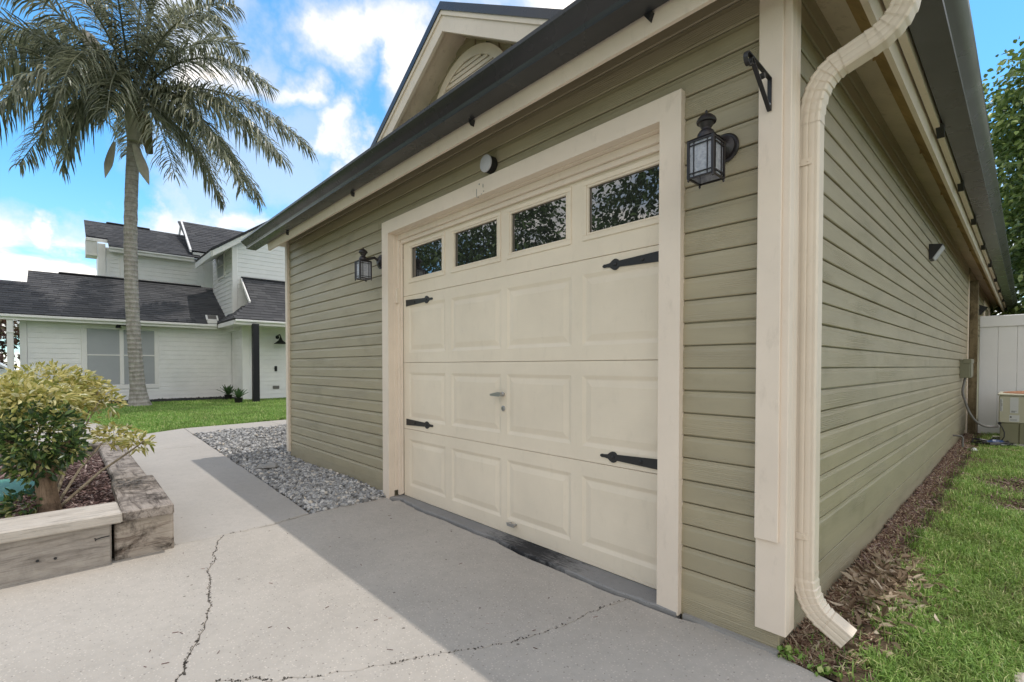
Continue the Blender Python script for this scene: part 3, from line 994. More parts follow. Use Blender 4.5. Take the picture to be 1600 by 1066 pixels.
# T handle and lock
mb = MB()
mb.lathe([(0.013, 0.0), (0.013, -0.012), (0.009, -0.016), (0.009, -0.030)], (-1.648, DY, 0.862), 1, 14)
mb.prism([(-1.632, 0.874), (-1.660, 0.876), (-1.730, 0.862), (-1.734, 0.855), (-1.728, 0.850), (-1.660, 0.848), (-1.632, 0.850)], 1, DY - 0.042, DY - 0.026)
mb.build('door_handle', 'steel', door, True)
mb = MB()
mb.lathe([(0.017, 0.0), (0.017, -0.004), (0.012, -0.006), (0.011, -0.009)], (-1.648, DY, 0.772), 1, 16)
mb.box((-1.6500, DY - 0.0105, 0.764), (-1.6460, DY - 0.0085, 0.776))
mb.build('lock_cylinder', 'steel', door, True)
mb = MB()
mb.prism([(-1.590, 0.072), (-1.520, 0.072), (-1.526, 0.054), (-1.584, 0.054)], 1, DY - 0.030, DY - 0.018)
mb.box((-1.586, DY - 0.0185, 0.060), (-1.572, DY, 0.071))
mb.box((-1.538, DY - 0.0185, 0.060), (-1.524, DY, 0.071))
mb.build('lift_handle', 'steel', door)

# eaves: fascia, gutters, soffits
ZG = 2.40                                        # gutter bottom
GP = [(0.0, ZG), (0.105, ZG), (0.107, ZG + 0.008), (0.098, ZG + 0.014), (0.104, ZG + 0.03), (0.122, ZG + 0.045), (0.145, ZG + 0.062), (0.158, ZG + 0.078), (0.160, ZG + 0.094), (0.152, ZG + 0.100), (0.148, ZG + 0.094),
      (0.135, ZG + 0.062), (0.096, ZG + 0.034), (0.090, ZG + 0.004), (0.008, ZG + 0.004), (0.004, ZG + 0.11), (0.0, ZG + 0.11)]
FY0 = -0.232
FX0 = 0.238


def gutter_run(along_x):
    """one gutter run, mitred where the front and side runs meet"""
    mb = MB()
    n_ = len(GP)
    if along_x:
        a_ = [(-5.60, FY0 - d, z) for d, z in GP]
        b_ = [(FX0 + 1.02 * d, FY0 - d, z) for d, z in GP]
    else:
        a_ = [(FX0 + 1.02 * d, FY0 - d, z) for d, z in GP]
        b_ = [(FX0 + 1.02 * d, 16.6, z) for d, z in GP]
    mb.add(a_ + b_, [tuple(range(n_))[::-1]] * (not along_x and 0 or 1) + [tuple(range(n_, 2 * n_))] + [(i, (i + 1) % n_, n_ + (i + 1) % n_, n_ + i) for i in range(n_)])
    return mb


mb = gutter_run(True)
mb.prism([(FY0 - d, z) for d, z in GP[:10]] + [(FY0, ZG + 0.10)], 0, -5.602, -5.598)
gut = mb.build('gutter', 'gutter_metal', garage, 22)
mb = gutter_run(False)
mb.build('gutter', 'gutter_metal_weathered_lit', garage, 22)
# small black wedges between fascia and gutter
for x in (-4.55, -3.05, -1.55, -0.45):
    mb = MB()
    mb.prism([(x, ZG - 0.002), (x + 0.035, ZG - 0.002), (x + 0.02, ZG - 0.030)], 1, FY0 - 0.004, FY0 + 0.030)
    mb.build('gutter_wedge', 'black_iron', garage)
for y in (1.72, 2.95, 4.2, 5.6, 7.0, 8.6, 10.2, 12.0, 14.0):
    mb = MB()
    mb.prism([(y, ZG - 0.002), (y + 0.075, ZG - 0.002), (y + 0.07, ZG - 0.060)], 0, FX0 - 0.030, FX0 + 0.004)
    mb.build('gutter_wedge', 'black_iron', garage)
FZ0 = 2.335
mb = MB()
mb.prism([(FY0 + 0.042, FZ0), (FY0 + 0.024, FZ0), (FY0 + 0.002, ZG + 0.11), (FY0 + 0.042, ZG + 0.13)], 0, -5.21, 0.20)
mb.build('fascia_board', 'cream_trim', garage)
mb = MB()
mb.prism([(FX0 - 0.075, 2.318), (FX0 - 0.055, 2.318), (FX0 - 0.040, ZG + 0.13), (FX0 - 0.075, ZG + 0.13)], 1, -0.20, 16.6)
mb.prism([(FX0 - 0.0395, 2.385), (FX0 - 0.012, 2.385), (FX0 - 0.006, ZG + 0.10), (FX0 - 0.0395, ZG + 0.10)], 1, -0.20, 16.6)
mb.build('fascia_board', 'cream_trim', garage)
mb = MB()
mb.box((-5.21, FY0 + 0.0425, 2.56), (0.16, 0.044, 2.575))
mb.build('soffit', 'olive_siding', garage)
mb = MB()
mb.prism([(-0.044, 2.548), (0.068, 2.505), (0.068, 2.52), (-0.044, 2.563)], 1, 0.10, 16.5)
mb.build('soffit', 'cream_soffit', garage)
mb = MB()
mb.prism([(0.0685, 2.492), (0.1625, 2.405), (0.1625, 2.42), (0.0685, 2.507)], 1, -0.18, 16.5)
mb.build('soffit', 'raw_soffit', garage)
for yb in (0.9, 2.35, 3.5, 4.9, 6.4, 9.2):
    mb = MB()
    mb.box((0.066, yb, 2.47), (0.1615, yb + 0.006, 2.50))
    mb.build('soffit_joint', 'raw_soffit', garage)


# --- roof over the garage
def shingle_field(o, u, v, width, length, mat='roof_shingle', expo=0.14, tab=0.32, th=0.012, seed=1, bounds=None):
    """courses of separate tabs; o lower corner, u along the eave, v up the slope"""
    o, u, v = np.array(o, float), np.array(u, float), np.array(v, float)
    u /= np.linalg.norm(u)
    v /= np.linalg.norm(v)
    n = np.cross(u, v)
    if n[2] < 0:
        n = -n
    r = np.random.default_rng(seed)
    V, F = [], []
    rows = int(length / expo) + 1
    for k in range(rows):
        s0 = k * expo
        s1 = min(s0 + expo * 1.15, length)
        if s0 >= length:
            break
        lo, hi = (0, width) if bounds is None else bounds(s0)
        a = lo - r.uniform(0, tab)
        while a < hi:
            w = tab * r.uniform(0.55, 1.25)
            x0, x1 = max(a, lo), min(a + w - 0.004, hi)
            a += w
            if x1 - x0 < 0.02:
                continue
            t_ = th * r.uniform(0.7, 1.5)
            b = len(V)
            for (xx, ss, hh) in ((x0, s0, 0.0), (x1, s0, 0.0), (x0, s0, t_), (x1, s0, t_), (x0, s1, 0.002), (x1, s1, 0.002)):
                V.append(o + u * xx + v * ss + n * hh)
            F += [(b, b + 1, b + 3, b + 2), (b + 2, b + 3, b + 5, b + 4)]
    return np.array(V), np.array(F)


def roof_part(name, parent, corners, th, mat, fields, seed=1, expo=0.14):
    """a deck slab plus its shingles as a sub-part"""
    c = [Vector(p) for p in corners]
    n = (c[1] - c[0]).cross(c[2] - c[0]).normalized()
    if n.z < 0:
        n = -n
    k = len(c)
    mb = MB()
    mb.add([tuple(p) for p in c] + [tuple(p - n * th) for p in c], [tuple(range(k)), tuple(range(k, 2 * k))[::-1]] + [(i, (i + 1) % k, k + (i + 1) % k, k + i) for i in range(k)])
    r = mb.build(name, mat, parent)
    for i, (o_, u_, v_, w_, l_, bd) in enumerate(fields):
        oo = Vector(o_) + n * 0.002
        V, F = shingle_field(oo, u_, v_, w_, l_, seed=seed + i, bounds=bd, expo=expo)
        big_mesh('shingles', V, F, 'roof_shingle', r, 'stuff', loc=tuple(oo))
    return r


RX, RZ = -3.0, 4.262               # ridge
GY = 0.60                          # plane of the front rake
EL = (-5.64, RZ - 0.632 * 2.64)
KR = (-0.90, RZ - 0.589 * 2.10)
ER = (0.30, 2.54)
s1 = math.hypot(2.64, RZ - EL[1])
roof_part('roof', garage, [(EL[0], GY, EL[1]), (RX, GY, RZ), (RX, 16.5, RZ), (EL[0], 16.5, EL[1])], 0.03, 'gutter_metal',
          [((EL[0], 16.5, EL[1]), (0, -1, 0), (2.64, 0, RZ - EL[1]), 15.9, s1, None)], 3)
s2 = math.hypot(2.10, RZ - KR[1])
roof_part('roof', garage, [(KR[0], GY, KR[1]), (KR[0], 16.5, KR[1]), (RX, 16.5, RZ), (RX, GY, RZ)], 0.03, 'gutter_metal',
          [((KR[0], GY, KR[1]), (0, 1, 0), (-2.10, 0, RZ - KR[1]), 15.9, s2, None)], 5)
roof_part('roof', garage, [(ER[0], -0.24, ER[1]), (ER[0], 16.5, ER[1]), (KR[0], 16.5, KR[1]), (KR[0], GY, KR[1])], 0.03, 'gutter_metal', [], 7)
# pent roof below the gable
roof_part('roof', garage, [(-5.64, -0.27, 2.50), (0.30, -0.27, 2.50), (-0.6, 1.0, 3.08), (-5.0, 1.0, 3.08)], 0.025, 'gutter_metal',
          [((-5.64, -0.27, 2.50), (1, 0, 0), (0, 1.27, 0.58), 5.9, 1.39, lambda s: (0.64 * s / 1.39, 5.94 - 0.9 * s / 1.39))], 9)
# left eave close-off
mb = MB()
mb.box((-5.62, -0.2, 2.50), (-5.27, 16.5, 2.515))
mb.build('soffit', 'cream_soffit', garage)


def rake(xa, za, xb, zb, w0, w1, y0, y1, name, mat):
    """board along a rake, w0..w1 measured down from the roof line"""
    d = Vector((xb - xa, zb - za)).normalized()
    n_ = Vector((-d.y, d.x))
    if n_.y > 0:
        n_ = -n_
    pts = [(xa + n_.x * w0, za + n_.y * w0), (xb + n_.x * w0, zb + n_.y * w0), (xb + n_.x * w1, zb + n_.y * w1), (xa + n_.x * w1, za + n_.y * w1)]
    # plumb cut at the ridge
    if abs(xb - RX) < 1e-6:
        s = (zb - za) / (xb - xa)
        cth = math.hypot(1, s)
        pts[1] = (RX, zb - w0 * cth)
        pts[2] = (RX, zb - w1 * cth)
    mb.prism(pts, 1, y0, y1)


for nm, w0, w1, y0, y1, mt in (('drip_edge', -0.012, 0.050, GY - 0.016, GY + 0.01, 'gutter_metal'), ('shingle_mould', 0.050, 0.085, GY - 0.006, GY + 0.014, 'cream_trim'), ('bargeboard', 0.085, 0.205, GY + 0.006, GY + 0.034, 'cream_trim')):
    mb = MB()
    rake(EL[0], EL[1], RX, RZ, w0, w1, y0, y1, nm, mt)
    mb.build(nm, mt, garage)
    mb = MB()
    rake(KR[0], KR[1], RX, RZ, w0, w1, y0, y1, nm, mt)
    mb.build(nm, mt, garage)
# soffit under the rakes and the recessed gable wall
GWY = 0.86
for (xa, za, sgn) in ((EL[0], EL[1], 1), (KR[0], KR[1], -1)):
    s = (RZ - za) / (RX - xa)
    cth = math.hypot(1, s)
    dz = 0.150 * cth
    mb = MB()
    mb.add([(xa, GY + 0.03, za - dz), (RX, GY + 0.03, RZ - dz), (RX, GWY + 0.02, RZ - dz), (xa, GWY + 0.02, za - dz),
            (xa, GY + 0.03, za - dz + 0.02), (RX, GY + 0.03, RZ - dz + 0.02), (RX, GWY + 0.02, RZ - dz + 0.02), (xa, GWY + 0.02, za - dz + 0.02)],
           [(0, 1, 2, 3), (4, 5, 6, 7), (0, 1, 5, 4), (1, 2, 6, 5), (2, 3, 7, 6), (3, 0, 4, 7)])
    mb.build('soffit', 'cream_soffit', garage)
mb = MB()
mb.prism([(EL[0] + 0.3, EL[1] + 0.05), (RX, RZ - 0.12), (KR[0], KR[1] - 0.12), (KR[0], 2.4), (EL[0] + 0.3, 2.4)], 1, GWY + 0.016, GWY + 0.10)
gw = mb.build('gable_wall', 'olive_siding', garage)
zk = 3.0
while zk < 4.1:
    zt_ = zk + SP
    xa = RX - (RZ - 0.13 - zt_) / 0.632
    xb = min(RX + (RZ - 0.13 - zt_) / 0.589, -0.9)
    xa = max(xa, -5.2)
    if xb - xa > 0.1:
        siding_board(gw, 0, xa, xb, zk, GWY + 0.016, 1)
    zk += SP
# round-topped gable vent
VC = (-2.926, 3.32)
VR = 0.60


def arc(r, n=28, z=None):
    return [(VC[0] + r * cos(pi - pi * i / n), VC[1] + r * sin(pi - pi * i / n)) for i in range(n + 1)]


mb = MB()
oa, ia = arc(VR), arc(VR - 0.085)
for i in range(len(oa) - 1):
    mb.prism([oa[i], oa[i + 1], ia[i + 1], ia[i]], 1, GWY - 0.030, GWY + 0.01)
mb.prism([(VC[0] - VR, VC[1]), (VC[0] - VR + 0.085, VC[1]), (VC[0] - VR + 0.085, VC[1] - 0.25), (VC[0] - VR, VC[1] - 0.25)], 1, GWY - 0.03, GWY + 0.01)
mb.prism([(VC[0] + VR, VC[1]), (VC[0] + VR - 0.085, VC[1]), (VC[0] + VR - 0.085, VC[1] - 0.25), (VC[0] + VR, VC[1] - 0.25)], 1, GWY - 0.03, GWY + 0.01)
vent = mb.build('gable_vent', 'cream_trim', garage)
mb = MB()
mb.prism(arc(VR - 0.10)[::2] + [(VC[0] + VR - 0.1, VC[1] - 0.25), (VC[0] - VR + 0.1, VC[1] - 0.25)], 1, GWY - 0.004, GWY + 0.004)
mb.build('vent_screen', 'black_iron', vent)
zs = VC[1] - 0.22
while zs < VC[1] + VR - 0.10:
    hw = math.sqrt(max(0.0, (VR - 0.080) ** 2 - max(0.0, zs + 0.018 - VC[1]) ** 2))
    if hw > 0.05:
        mb = MB()
        mb.prism([(GWY - 0.020, zs), (GWY - 0.008, zs - 0.002), (GWY - 0.004, zs + 0.036), (GWY - 0.016, zs + 0.036)], 0, VC[0] - hw, VC[0] + hw)
        mb.build('louvre_slat', 'cream_trim', vent)
    zs += 0.046

# --- downspout: fluted rectangular pipe with crimped elbows
DSY = 0.148


def arcpts(p0, p1, p2, n):
    """quadratic bend"""
    return [((1 - t) ** 2 * p0[0] + 2 * t * (1 - t) * p1[0] + t * t * p2[0], (1 - t) ** 2 * p0[1] + 2 * t * (1 - t) * p1[1] + t * t * p2[1]) for t in np.linspace(0, 1, n)]


def spout(path, crimps, name, parent, wide=0.0367, deep=0.033):
    """path in x,z at fixed y; the wide face shows to the front"""
    prof = []
    # cross-section: a = across (in plane), b = depth
    fl = []
    for s in np.linspace(-1, 1, 21):
        g = 0.0014 * max(0.0, cos(s * 3 * pi)) ** 3
        fl.append((s * (wide - 0.006), -deep + g))
    prof += fl
    prof += [(wide, -deep + 0.006), (wide, deep - 0.006)]
    prof += [(wide - 0.006, deep), (-wide + 0.006, deep)]
    prof += [(-wide, deep - 0.006), (-wide, -deep + 0.006)]
    n = len(path)
    V, F = [], []
    for i, (x, z) in enumerate(path):
        a = path[max(i - 1, 0)]
        b = path[min(i + 1, n - 1)]
        d = Vector((b[0] - a[0], b[1] - a[1])).normalized()
        nx, nz = d.y, -d.x          # in-plane normal
        k = crimps[i]
        for (p, q) in prof:
            V.append((x + nx * p * k, DSY + q * (1 + (k - 1) * 1.3), z + nz * p * k))
    m_ = len(prof)
    for i in range(n - 1):
        for j in range(m_):
            F.append((i * m_ + j, i * m_ + (j + 1) % m_, (i + 1) * m_ + (j + 1) % m_, (i + 1) * m_ + j))
    mb = MB()
    mb.add(V, F)
    return mb.build(name, 'cream_metal', parent, True)


def crimp_path(pts, deep=0.94):
    """alternate the ring size along a bend so it reads as folds"""
    out, k = [], []
    for i, p in enumerate(pts):
        out.append(p)
        k.append(1.045 - 0.075 * (i % 6) / 5.0)
    k[0] = k[-1] = 1.04
    return out, k


spout([(0.020, 1.935), (0.020, 1.80), (0.020, 0.42), (0.020, 0.255)], [1, 1, 1, 1], 'downspout', garage)
ds = [ob for ob in garage.children if ob.name.startswith('downspout')][0]
p, k = crimp_path(arcpts((0.020, 1.93), (0.024, 2.095), (0.120, 2.123), 43))
spout(p, k, 'downspout_elbow', ds)
spout([(0.118, 2.122), (0.205, 2.150)], [1, 1], 'downspout_length', ds)
p, k = crimp_path(arcpts((0.195, 2.147), (0.292, 2.175), (0.298, 2.285), 37))
spout(p, k, 'downspout_elbow', ds)
spout([(0.298, 2.28), (0.300, 2.405)], [1, 1], 'downspout_length', ds)
p, k = crimp_path(arcpts((0.020, 0.265), (0.022, 0.135), (0.098, 0.096), 43))
spout(p, k, 'downspout_elbow', ds)
spout([(0.094, 0.098), (0.160, 0.057)], [1.0, 1.0], 'downspout_length', ds)
for z, x1 in ((1.79, 0.034), (0.40, 0.036)):
    mb = MB()
    mb.box((-0.0185, DSY - 0.0385, z - 0.012), (x1, DSY - 0.0335, z + 0.012), ch=0.001)
    mb.box((-0.0225, DSY - 0.0385, z - 0.012), (-0.0175, DSY + 0.03, z + 0.012), ch=0.001)
    mb.lathe([(0.004, 0), (0.003, -0.003)], (x1 - 0.012, DSY - 0.0385, z), 1, 8)
    mb.build('strap', 'cream_metal', ds)

# --- unseen back wing, added so its eave shades the gravel
wing = thing('shade_wing', (-7.2, 3, 0), 'unseen olive wing added behind the far garage corner to shade the gravel', 'house')
mb = MB()
mb.box((-8.3, 1.75, -0.05), (-5.33, 8.0, 2.5))
mb.build('wall', 'olive_siding', wing)
roof_part('roof', wing, [(-8.35, 1.40, 2.50), (-5.66, 1.40, 2.50), (-5.66, 5.0, 4.4), (-8.35, 5.0, 4.4)], 0.04, 'gutter_metal', [])

# ------------------------------------------------------------------ fixtures on the garage
def lantern(cx, cy, z0, label):
    t_ = thing('wall_lantern', (cx, 0.031, z0), label, 'wall lamp', 'black wall lanterns beside the garage door')
    mb = MB()
    mb.lathe([(0.056, 0.0), (0.058, -0.006), (0.052, -0.012), (0.046, -0.012), (0.044, -0.020), (0.028, -0.026), (0.020, -0.034)], (cx + 0.002, 0.031, z0 + 0.160), 1, 28)
    mb.build('backplate', 'bronze_lamp', t_, True)
    mb = MB()
    mb.tube([(cx + 0.002, 0.004, z0 + 0.170), (cx, -0.03, z0 + 0.187), (cx, cy + 0.04, z0 + 0.167), (cx, cy + 0.02, z0 + 0.155)], [0.013, 0.011, 0.011, 0.013], 10)
    mb.build('arm', 'bronze_lamp', t_, True)
    mb = MB()
    r = 0.046
    # cage of four posts, thin mullions, top and bottom rims
    for sx in (-1, 1):
        for sy in (-1, 1):
            mb.box((cx + sx * r - 0.0045, cy + sy * r - 0.0045, z0), (cx + sx * r + 0.0045, cy + sy * r + 0.0045, z0 + 0.141))
            mb.lathe([(0.004, 0), (0.0045, -0.008), (0.001, -0.012)], (cx + sx * r, cy + sy * r, z0), 2, 8)
    for zz_ in (z0 + 0.002, z0 + 0.018, z0 + 0.121, z0 + 0.136):
        h = 0.0032 if zz_ in (z0 + 0.018, z0 + 0.121) else 0.006
        for s in (-1, 1):
            mb.box((cx - r + 0.0046, cy + s * r - 0.0035, zz_ - h / 2), (cx + r - 0.0046, cy + s * r + 0.0035, zz_ + h / 2))
            mb.box((cx + s * r - 0.0035, cy - r + 0.0046, zz_ - h / 2), (cx + s * r + 0.0035, cy + r - 0.0046, zz_ + h / 2))
    for s in (-1, 1):
        for tt in (-0.56, 0.56):
            mb.box((cx + tt * r - 0.0016, cy + s * r - 0.0022, z0 + 0.006), (cx + tt * r + 0.0016, cy + s * r + 0.0022, z0 + 0.132))
            mb.box((cx + s * r - 0.0022, cy + tt * r - 0.0016, z0 + 0.006), (cx + s * r + 0.0022, cy + tt * r + 0.0016, z0 + 0.132))
    mb.build('cage', 'bronze_lamp', t_)
    for s in (-1, 1):
        mb = MB()
        mb.box((cx - r + 0.003, cy + s * (r - 0.003) - 0.001, z0 + 0.006), (cx + r - 0.003, cy + s * (r - 0.003) + 0.001, z0 + 0.134))
        mb.build('pane', 'seeded_glass', t_)
        mb = MB()
        mb.box((cx + s * (r - 0.003) - 0.001, cy - r + 0.0045, z0 + 0.006), (cx + s * (r - 0.003) + 0.001, cy + r - 0.0045, z0 + 0.134))
        mb.build('pane', 'seeded_glass', t_)
    mb = MB()
    mb.lathe([(0.013, 0.0), (0.013, 0.05), (0.006, 0.06)], (cx, cy, z0 + 0.035), 2, 12)
    mb.build('bulb_holder', 'label_white', t_, True)
    mb = MB()
    q = r + 0.006
    mb.add([(cx - q, cy - q, z0 + 0.141), (cx + q, cy - q, z0 + 0.141), (cx + q, cy + q, z0 + 0.141), (cx - q, cy + q, z0 + 0.141),
            (cx - 0.03, cy - 0.03, z0 + 0.153), (cx + 0.03, cy - 0.03, z0 + 0.153), (cx + 0.03, cy + 0.03, z0 + 0.153), (cx - 0.03, cy + 0.03, z0 + 0.153)],
           [(3, 2, 1, 0), (4, 5, 6, 7), (0, 1, 5, 4), (1, 2, 6, 5), (2, 3, 7, 6), (3, 0, 4, 7)])
    mb.lathe([(0.033, 0.0), (0.033, 0.012), (0.026, 0.026), (0.017, 0.034), (0.016, 0.044)], (cx, cy, z0 + 0.151), 2, 20)
    mb.build('cap', 'bronze_lamp', t_, True)
    mb = MB()
    mb.lathe([(0.016, 0.0), (0.022, 0.010), (0.026, 0.020), (0.034, 0.022), (0.036, 0.028), (0.032, 0.038), (0.022, 0.048), (0.009, 0.056), (0.004, 0.059), (0.005, 0.064), (0.001, 0.071)], (cx, cy, z0 + 0.187), 2, 20)
    mb.build('finial', 'bronze_lamp', t_, True)
    return t_


lantern(-0.249, -0.127, 1.739, 'dark wall lantern right of the garage door, under the iron bracket')
lantern(-3.060, -0.127, 1.739, 'dark wall lantern left of the garage door near the far corner')

# scrolled plant bracket on the corner board
BX = -0.068
brk = thing('plant_bracket', (BX, -0.012, 1.975), 'black iron plant bracket with a scrolled end on corner board', 'bracket')


def strip(path, w, th, name):
    """flat bar in the y,z plane, width along x"""
    n = len(path)
    V, F = [], []
    for i, p in enumerate(path):
        a, b = path[max(i - 1, 0)], path[min(i + 1, n - 1)]
        d = Vector((b[0] - a[0], b[1] - a[1])).normalized()
        nn_ = (-d.y, d.x)
        for (sx, s) in ((-1, -1), (1, -1), (1, 1), (-1, 1)):
            V.append((BX + sx * w / 2, p[0] + nn_[0] * s * th / 2, p[1] + nn_[1] * s * th / 2))
    for i in range(n - 1):
        for j in range(4):
            F.append((i * 4 + j, i * 4 + (j + 1) % 4, i * 4 + 4 + (j + 1) % 4, i * 4 + 4 + j))
    F += [(3, 2, 1, 0), tuple((n - 1) * 4 + j for j in range(4))]
    mb = MB()
    mb.add(V, F)
    return mb.build(name, 'black_iron', brk)


strip([(-0.0155, 1.962), (-0.0155, 2.078)], 0.014, 0.004, 'back_bar')
arm = [(-0.014, 2.078), (-0.10, 2.082), (-0.215, 2.085)] + [(-0.215 - 0.020 * sin(a), 2.065 + 0.020 * cos(a)) for a in np.linspace(0.2, 4.4, 12)]
strip(arm, 0.014, 0.004, 'arm_bar')
br = [(-0.018, 1.964), (-0.10, 2.022), (-0.172, 2.070)] + [(-0.180 + 0.011 * cos(a) - 0.004, 2.068 + 0.011 * sin(a)) for a in np.linspace(1.2, 5.4, 9)]
strip(br, 0.014, 0.004, 'brace_bar')
mb = MB()
mb.lathe([(0.009, -0.008), (0.011, 0.0), (0.009, 0.008)], (BX, -0.085, 2.060), 0, 12)
mb.build('collar', 'black_iron', brk, True)
mb = MB()
mb.lathe([(0.006, 0), (0.005, -0.003)], (BX, -0.0175, 1.985), 1, 10)
mb.build('screw', 'steel', brk, True)

# round sensor above the casing
t_ = thing('round_sensor', (-1.655, 0.03, 2.255), 'round white-faced sensor on the siding above the door casing', 'sensor')
mb = MB()
mb.lathe([(0.050, 0.0), (0.050, -0.045)], (-1.655, 0.030, 2.262), 1, 24)
mb.build('sensor_body', 'black_iron', t_, True)
mb = MB()
mb.lathe([(0.050, -0.0455), (0.052, -0.050), (0.050, -0.056), (0.044, -0.058), (0.002, -0.0585)], (-1.655, 0.030, 2.262), 1, 24)
mb.build('sensor_face', 'sensor_white', t_, True)
# keypad box on the left jamb
mb = MB()
mb.box((-2.8845, 0.060, 1.545), (-2.8600, 0.098, 1.665), ch=0.003)
tag(mb.build('keypad_box', 'cream_metal'), 'small cream keypad box on the inner left door jamb', 'keypad')

# wedge floodlight high on the side wall
t_ = thing('wedge_light', (-0.03, 3.83, 2.05), 'black wedge-shaped light high on the olive side wall', 'wall light')
mb = MB()
mb.prism([(-0.032, 2.125), (0.062, 2.112), (0.058, 2.098), (-0.010, 1.990), (-0.032, 1.990)], 1, 3.76, 3.90)
mb.build('housing', 'black_iron', t_)
mb = MB()
mb.add([(0.0595, 3.905, 2.098), (0.0595, 3.755, 2.098), (-0.004, 3.755, 1.994), (-0.004, 3.905, 1.994),
        (0.0655, 3.905, 2.095), (0.0655, 3.755, 2.095), (0.002, 3.755, 1.991), (0.002, 3.905, 1.991)],
       [(0, 1, 2, 3), (4, 5, 6, 7), (0, 1, 5, 4), (1, 2, 6, 5), (2, 3, 7, 6), (3, 0, 4, 7)])
mb.build('lens', 'sensor_white', t_)
t_ = thing('wedge_light', (-0.03, 10.5, 2.05), 'dark wedge light on the wall beyond the white fence', 'wall light')
mb = MB()
mb.prism([(-0.032, 2.16), (0.075, 2.11), (-0.010, 1.98), (-0.032, 1.98)], 1, 10.35, 10.50)
mb.build('housing', 'black_iron', t_)
mb = MB()
mb.box((-0.034, 11.6, 1.2), (-0.012, 11.72, 2.35), ch=0.003)
mb.box((-0.034, 13.4, 1.2), (-0.012, 13.52, 2.35), ch=0.003)
mb.box((-0.034, 11.7202, 2.25), (-0.012, 13.3998, 2.35), ch=0.003)
mb.build('window_trim', 'cream_trim', garage)
# double floodlight round the far left corner
t_ = thing('corner_floodlight', (-5.33, 0.30, 2.2), 'black twin floodlight peeking past the far left corner board', 'floodlight')
mb = MB()
mb.lathe([(0.03, 0), (0.05, -0.05), (0.06, -0.10), (0.055, -0.11)], (-5.40, 0.24, 1.86), 1, 12)
mb.lathe([(0.03, 0), (0.05, -0.05), (0.06, -0.10), (0.055, -0.11)], (-5.40, 0.24, 2.02), 1, 12)
mb.tube([(-5.33, 0.30, 1.94), (-5.40, 0.26, 1.94), (-5.40, 0.24, 2.02)], 0.018, 8)
mb.tube([(-5.40, 0.26, 1.94), (-5.40, 0.24, 1.86)], 0.018, 8)
mb.build('lamp_heads', 'black_iron', t_, True)

# electrical disconnect and its conduit
t_ = thing('disconnect_box', (-0.03, 7.1, 1.0), 'olive electrical disconnect box on the far end of side wall', 'electrical box')
mb = MB()
mb.box((-0.034, 6.84, 0.885), (0.070, 7.26, 1.125), ch=0.006)
mb.build('cabinet', 'olive_metal', t_)
mb = MB()
mb.box((0.0702, 6.86, 0.90), (0.078, 7.24, 1.07), ch=0.003)
mb.box((0.0, 6.832, 1.075), (0.082, 7.268, 1.135), ch=0.004)
mb.build('cover', 'olive_metal', t_)
mb = MB()
cp = [(0.02, 6.90, 0.886), (0.01, 6.88, 0.80), (0.0, 6.86, 0.70), (0.02, 6.86, 0.60), (0.06, 6.87, 0.45), (0.12, 6.89, 0.33), (0.19, 6.92, 0.265), (0.26, 6.96, 0.245), (0.33, 7.02, 0.255)]
cc = [Vector(p) for p in cp]
sm = []
for i in range(len(cc) - 1):
    p0, p1, p2, p3 = cc[max(i - 1, 0)], cc[i], cc[i + 1], cc[min(i + 2, len(cc) - 1)]
    for s in (0, .33, .66):
        sm.append(0.5 * ((2 * p1) + (p2 - p0) * s + (2 * p0 - 5 * p1 + 4 * p2 - p3) * s * s + (3 * p1 - p0 - 3 * p2 + p3) * s ** 3))
sm.append(cc[-1])
mb.tube(sm, 0.0135, 10)
tag(mb.build('conduit', 'conduit_grey', None, True), 'grey flexible conduit sagging from the electrical box to the air conditioner', 'conduit')
mb = MB()
mb.tube([(-0.03, 6.1, 0.19), (0.05, 6.1, 0.19), (0.06, 6.1, 0.17), (0.06, 6.1, 0.06)], 0.011, 8)
tag(mb.build('drain_stub', 'conduit_grey', None, True), 'bent grey drain stub poking out of the wall base', 'pipe')

# ------------------------------------------------------------------ fence, post, air conditioner
mb = MB()
mb.box((-0.035, 8.03, 0.0), (0.072, 8.13, 2.31), ch=0.004)
tag(mb.build('wooden_post', 'post_brown'), 'brown weathered wooden post between side wall and white fence', 'post')
fence = thing('vinyl_fence', (1.6, 8.2, 0.03), 'white vinyl privacy fence behind the air conditioner', 'fence')
x = 0.085
i = 0
while x < 3.4:
    w = 0.195
    mb = MB()
    mb.prism([(x + 0.0002, 8.208), (x + 0.005, 8.200), (x + w - 0.005, 8.200), (x + w - 0.0002, 8.208), (x + w - 0.0002, 8.222), (x + 0.0002, 8.222)], 2, 0.15, 1.64)
    mb.build('fence_board', 'vinyl_white', fence)
    x += w
    i += 1
for z0, z1 in ((1.62, 1.785), (0.0, 0.155)):
    mb = MB()
    mb.box((0.084, 8.183, z0), (3.4, 8.24, z1), ch=0.006)
    mb.build('fence_rail', 'vinyl_white', fence)
mb = MB()
mb.box((3.4005, 8.15, 0.0), (3.53, 8.28, 1.95), ch=0.006)
mb.build('fence_post', 'vinyl_white', fence)

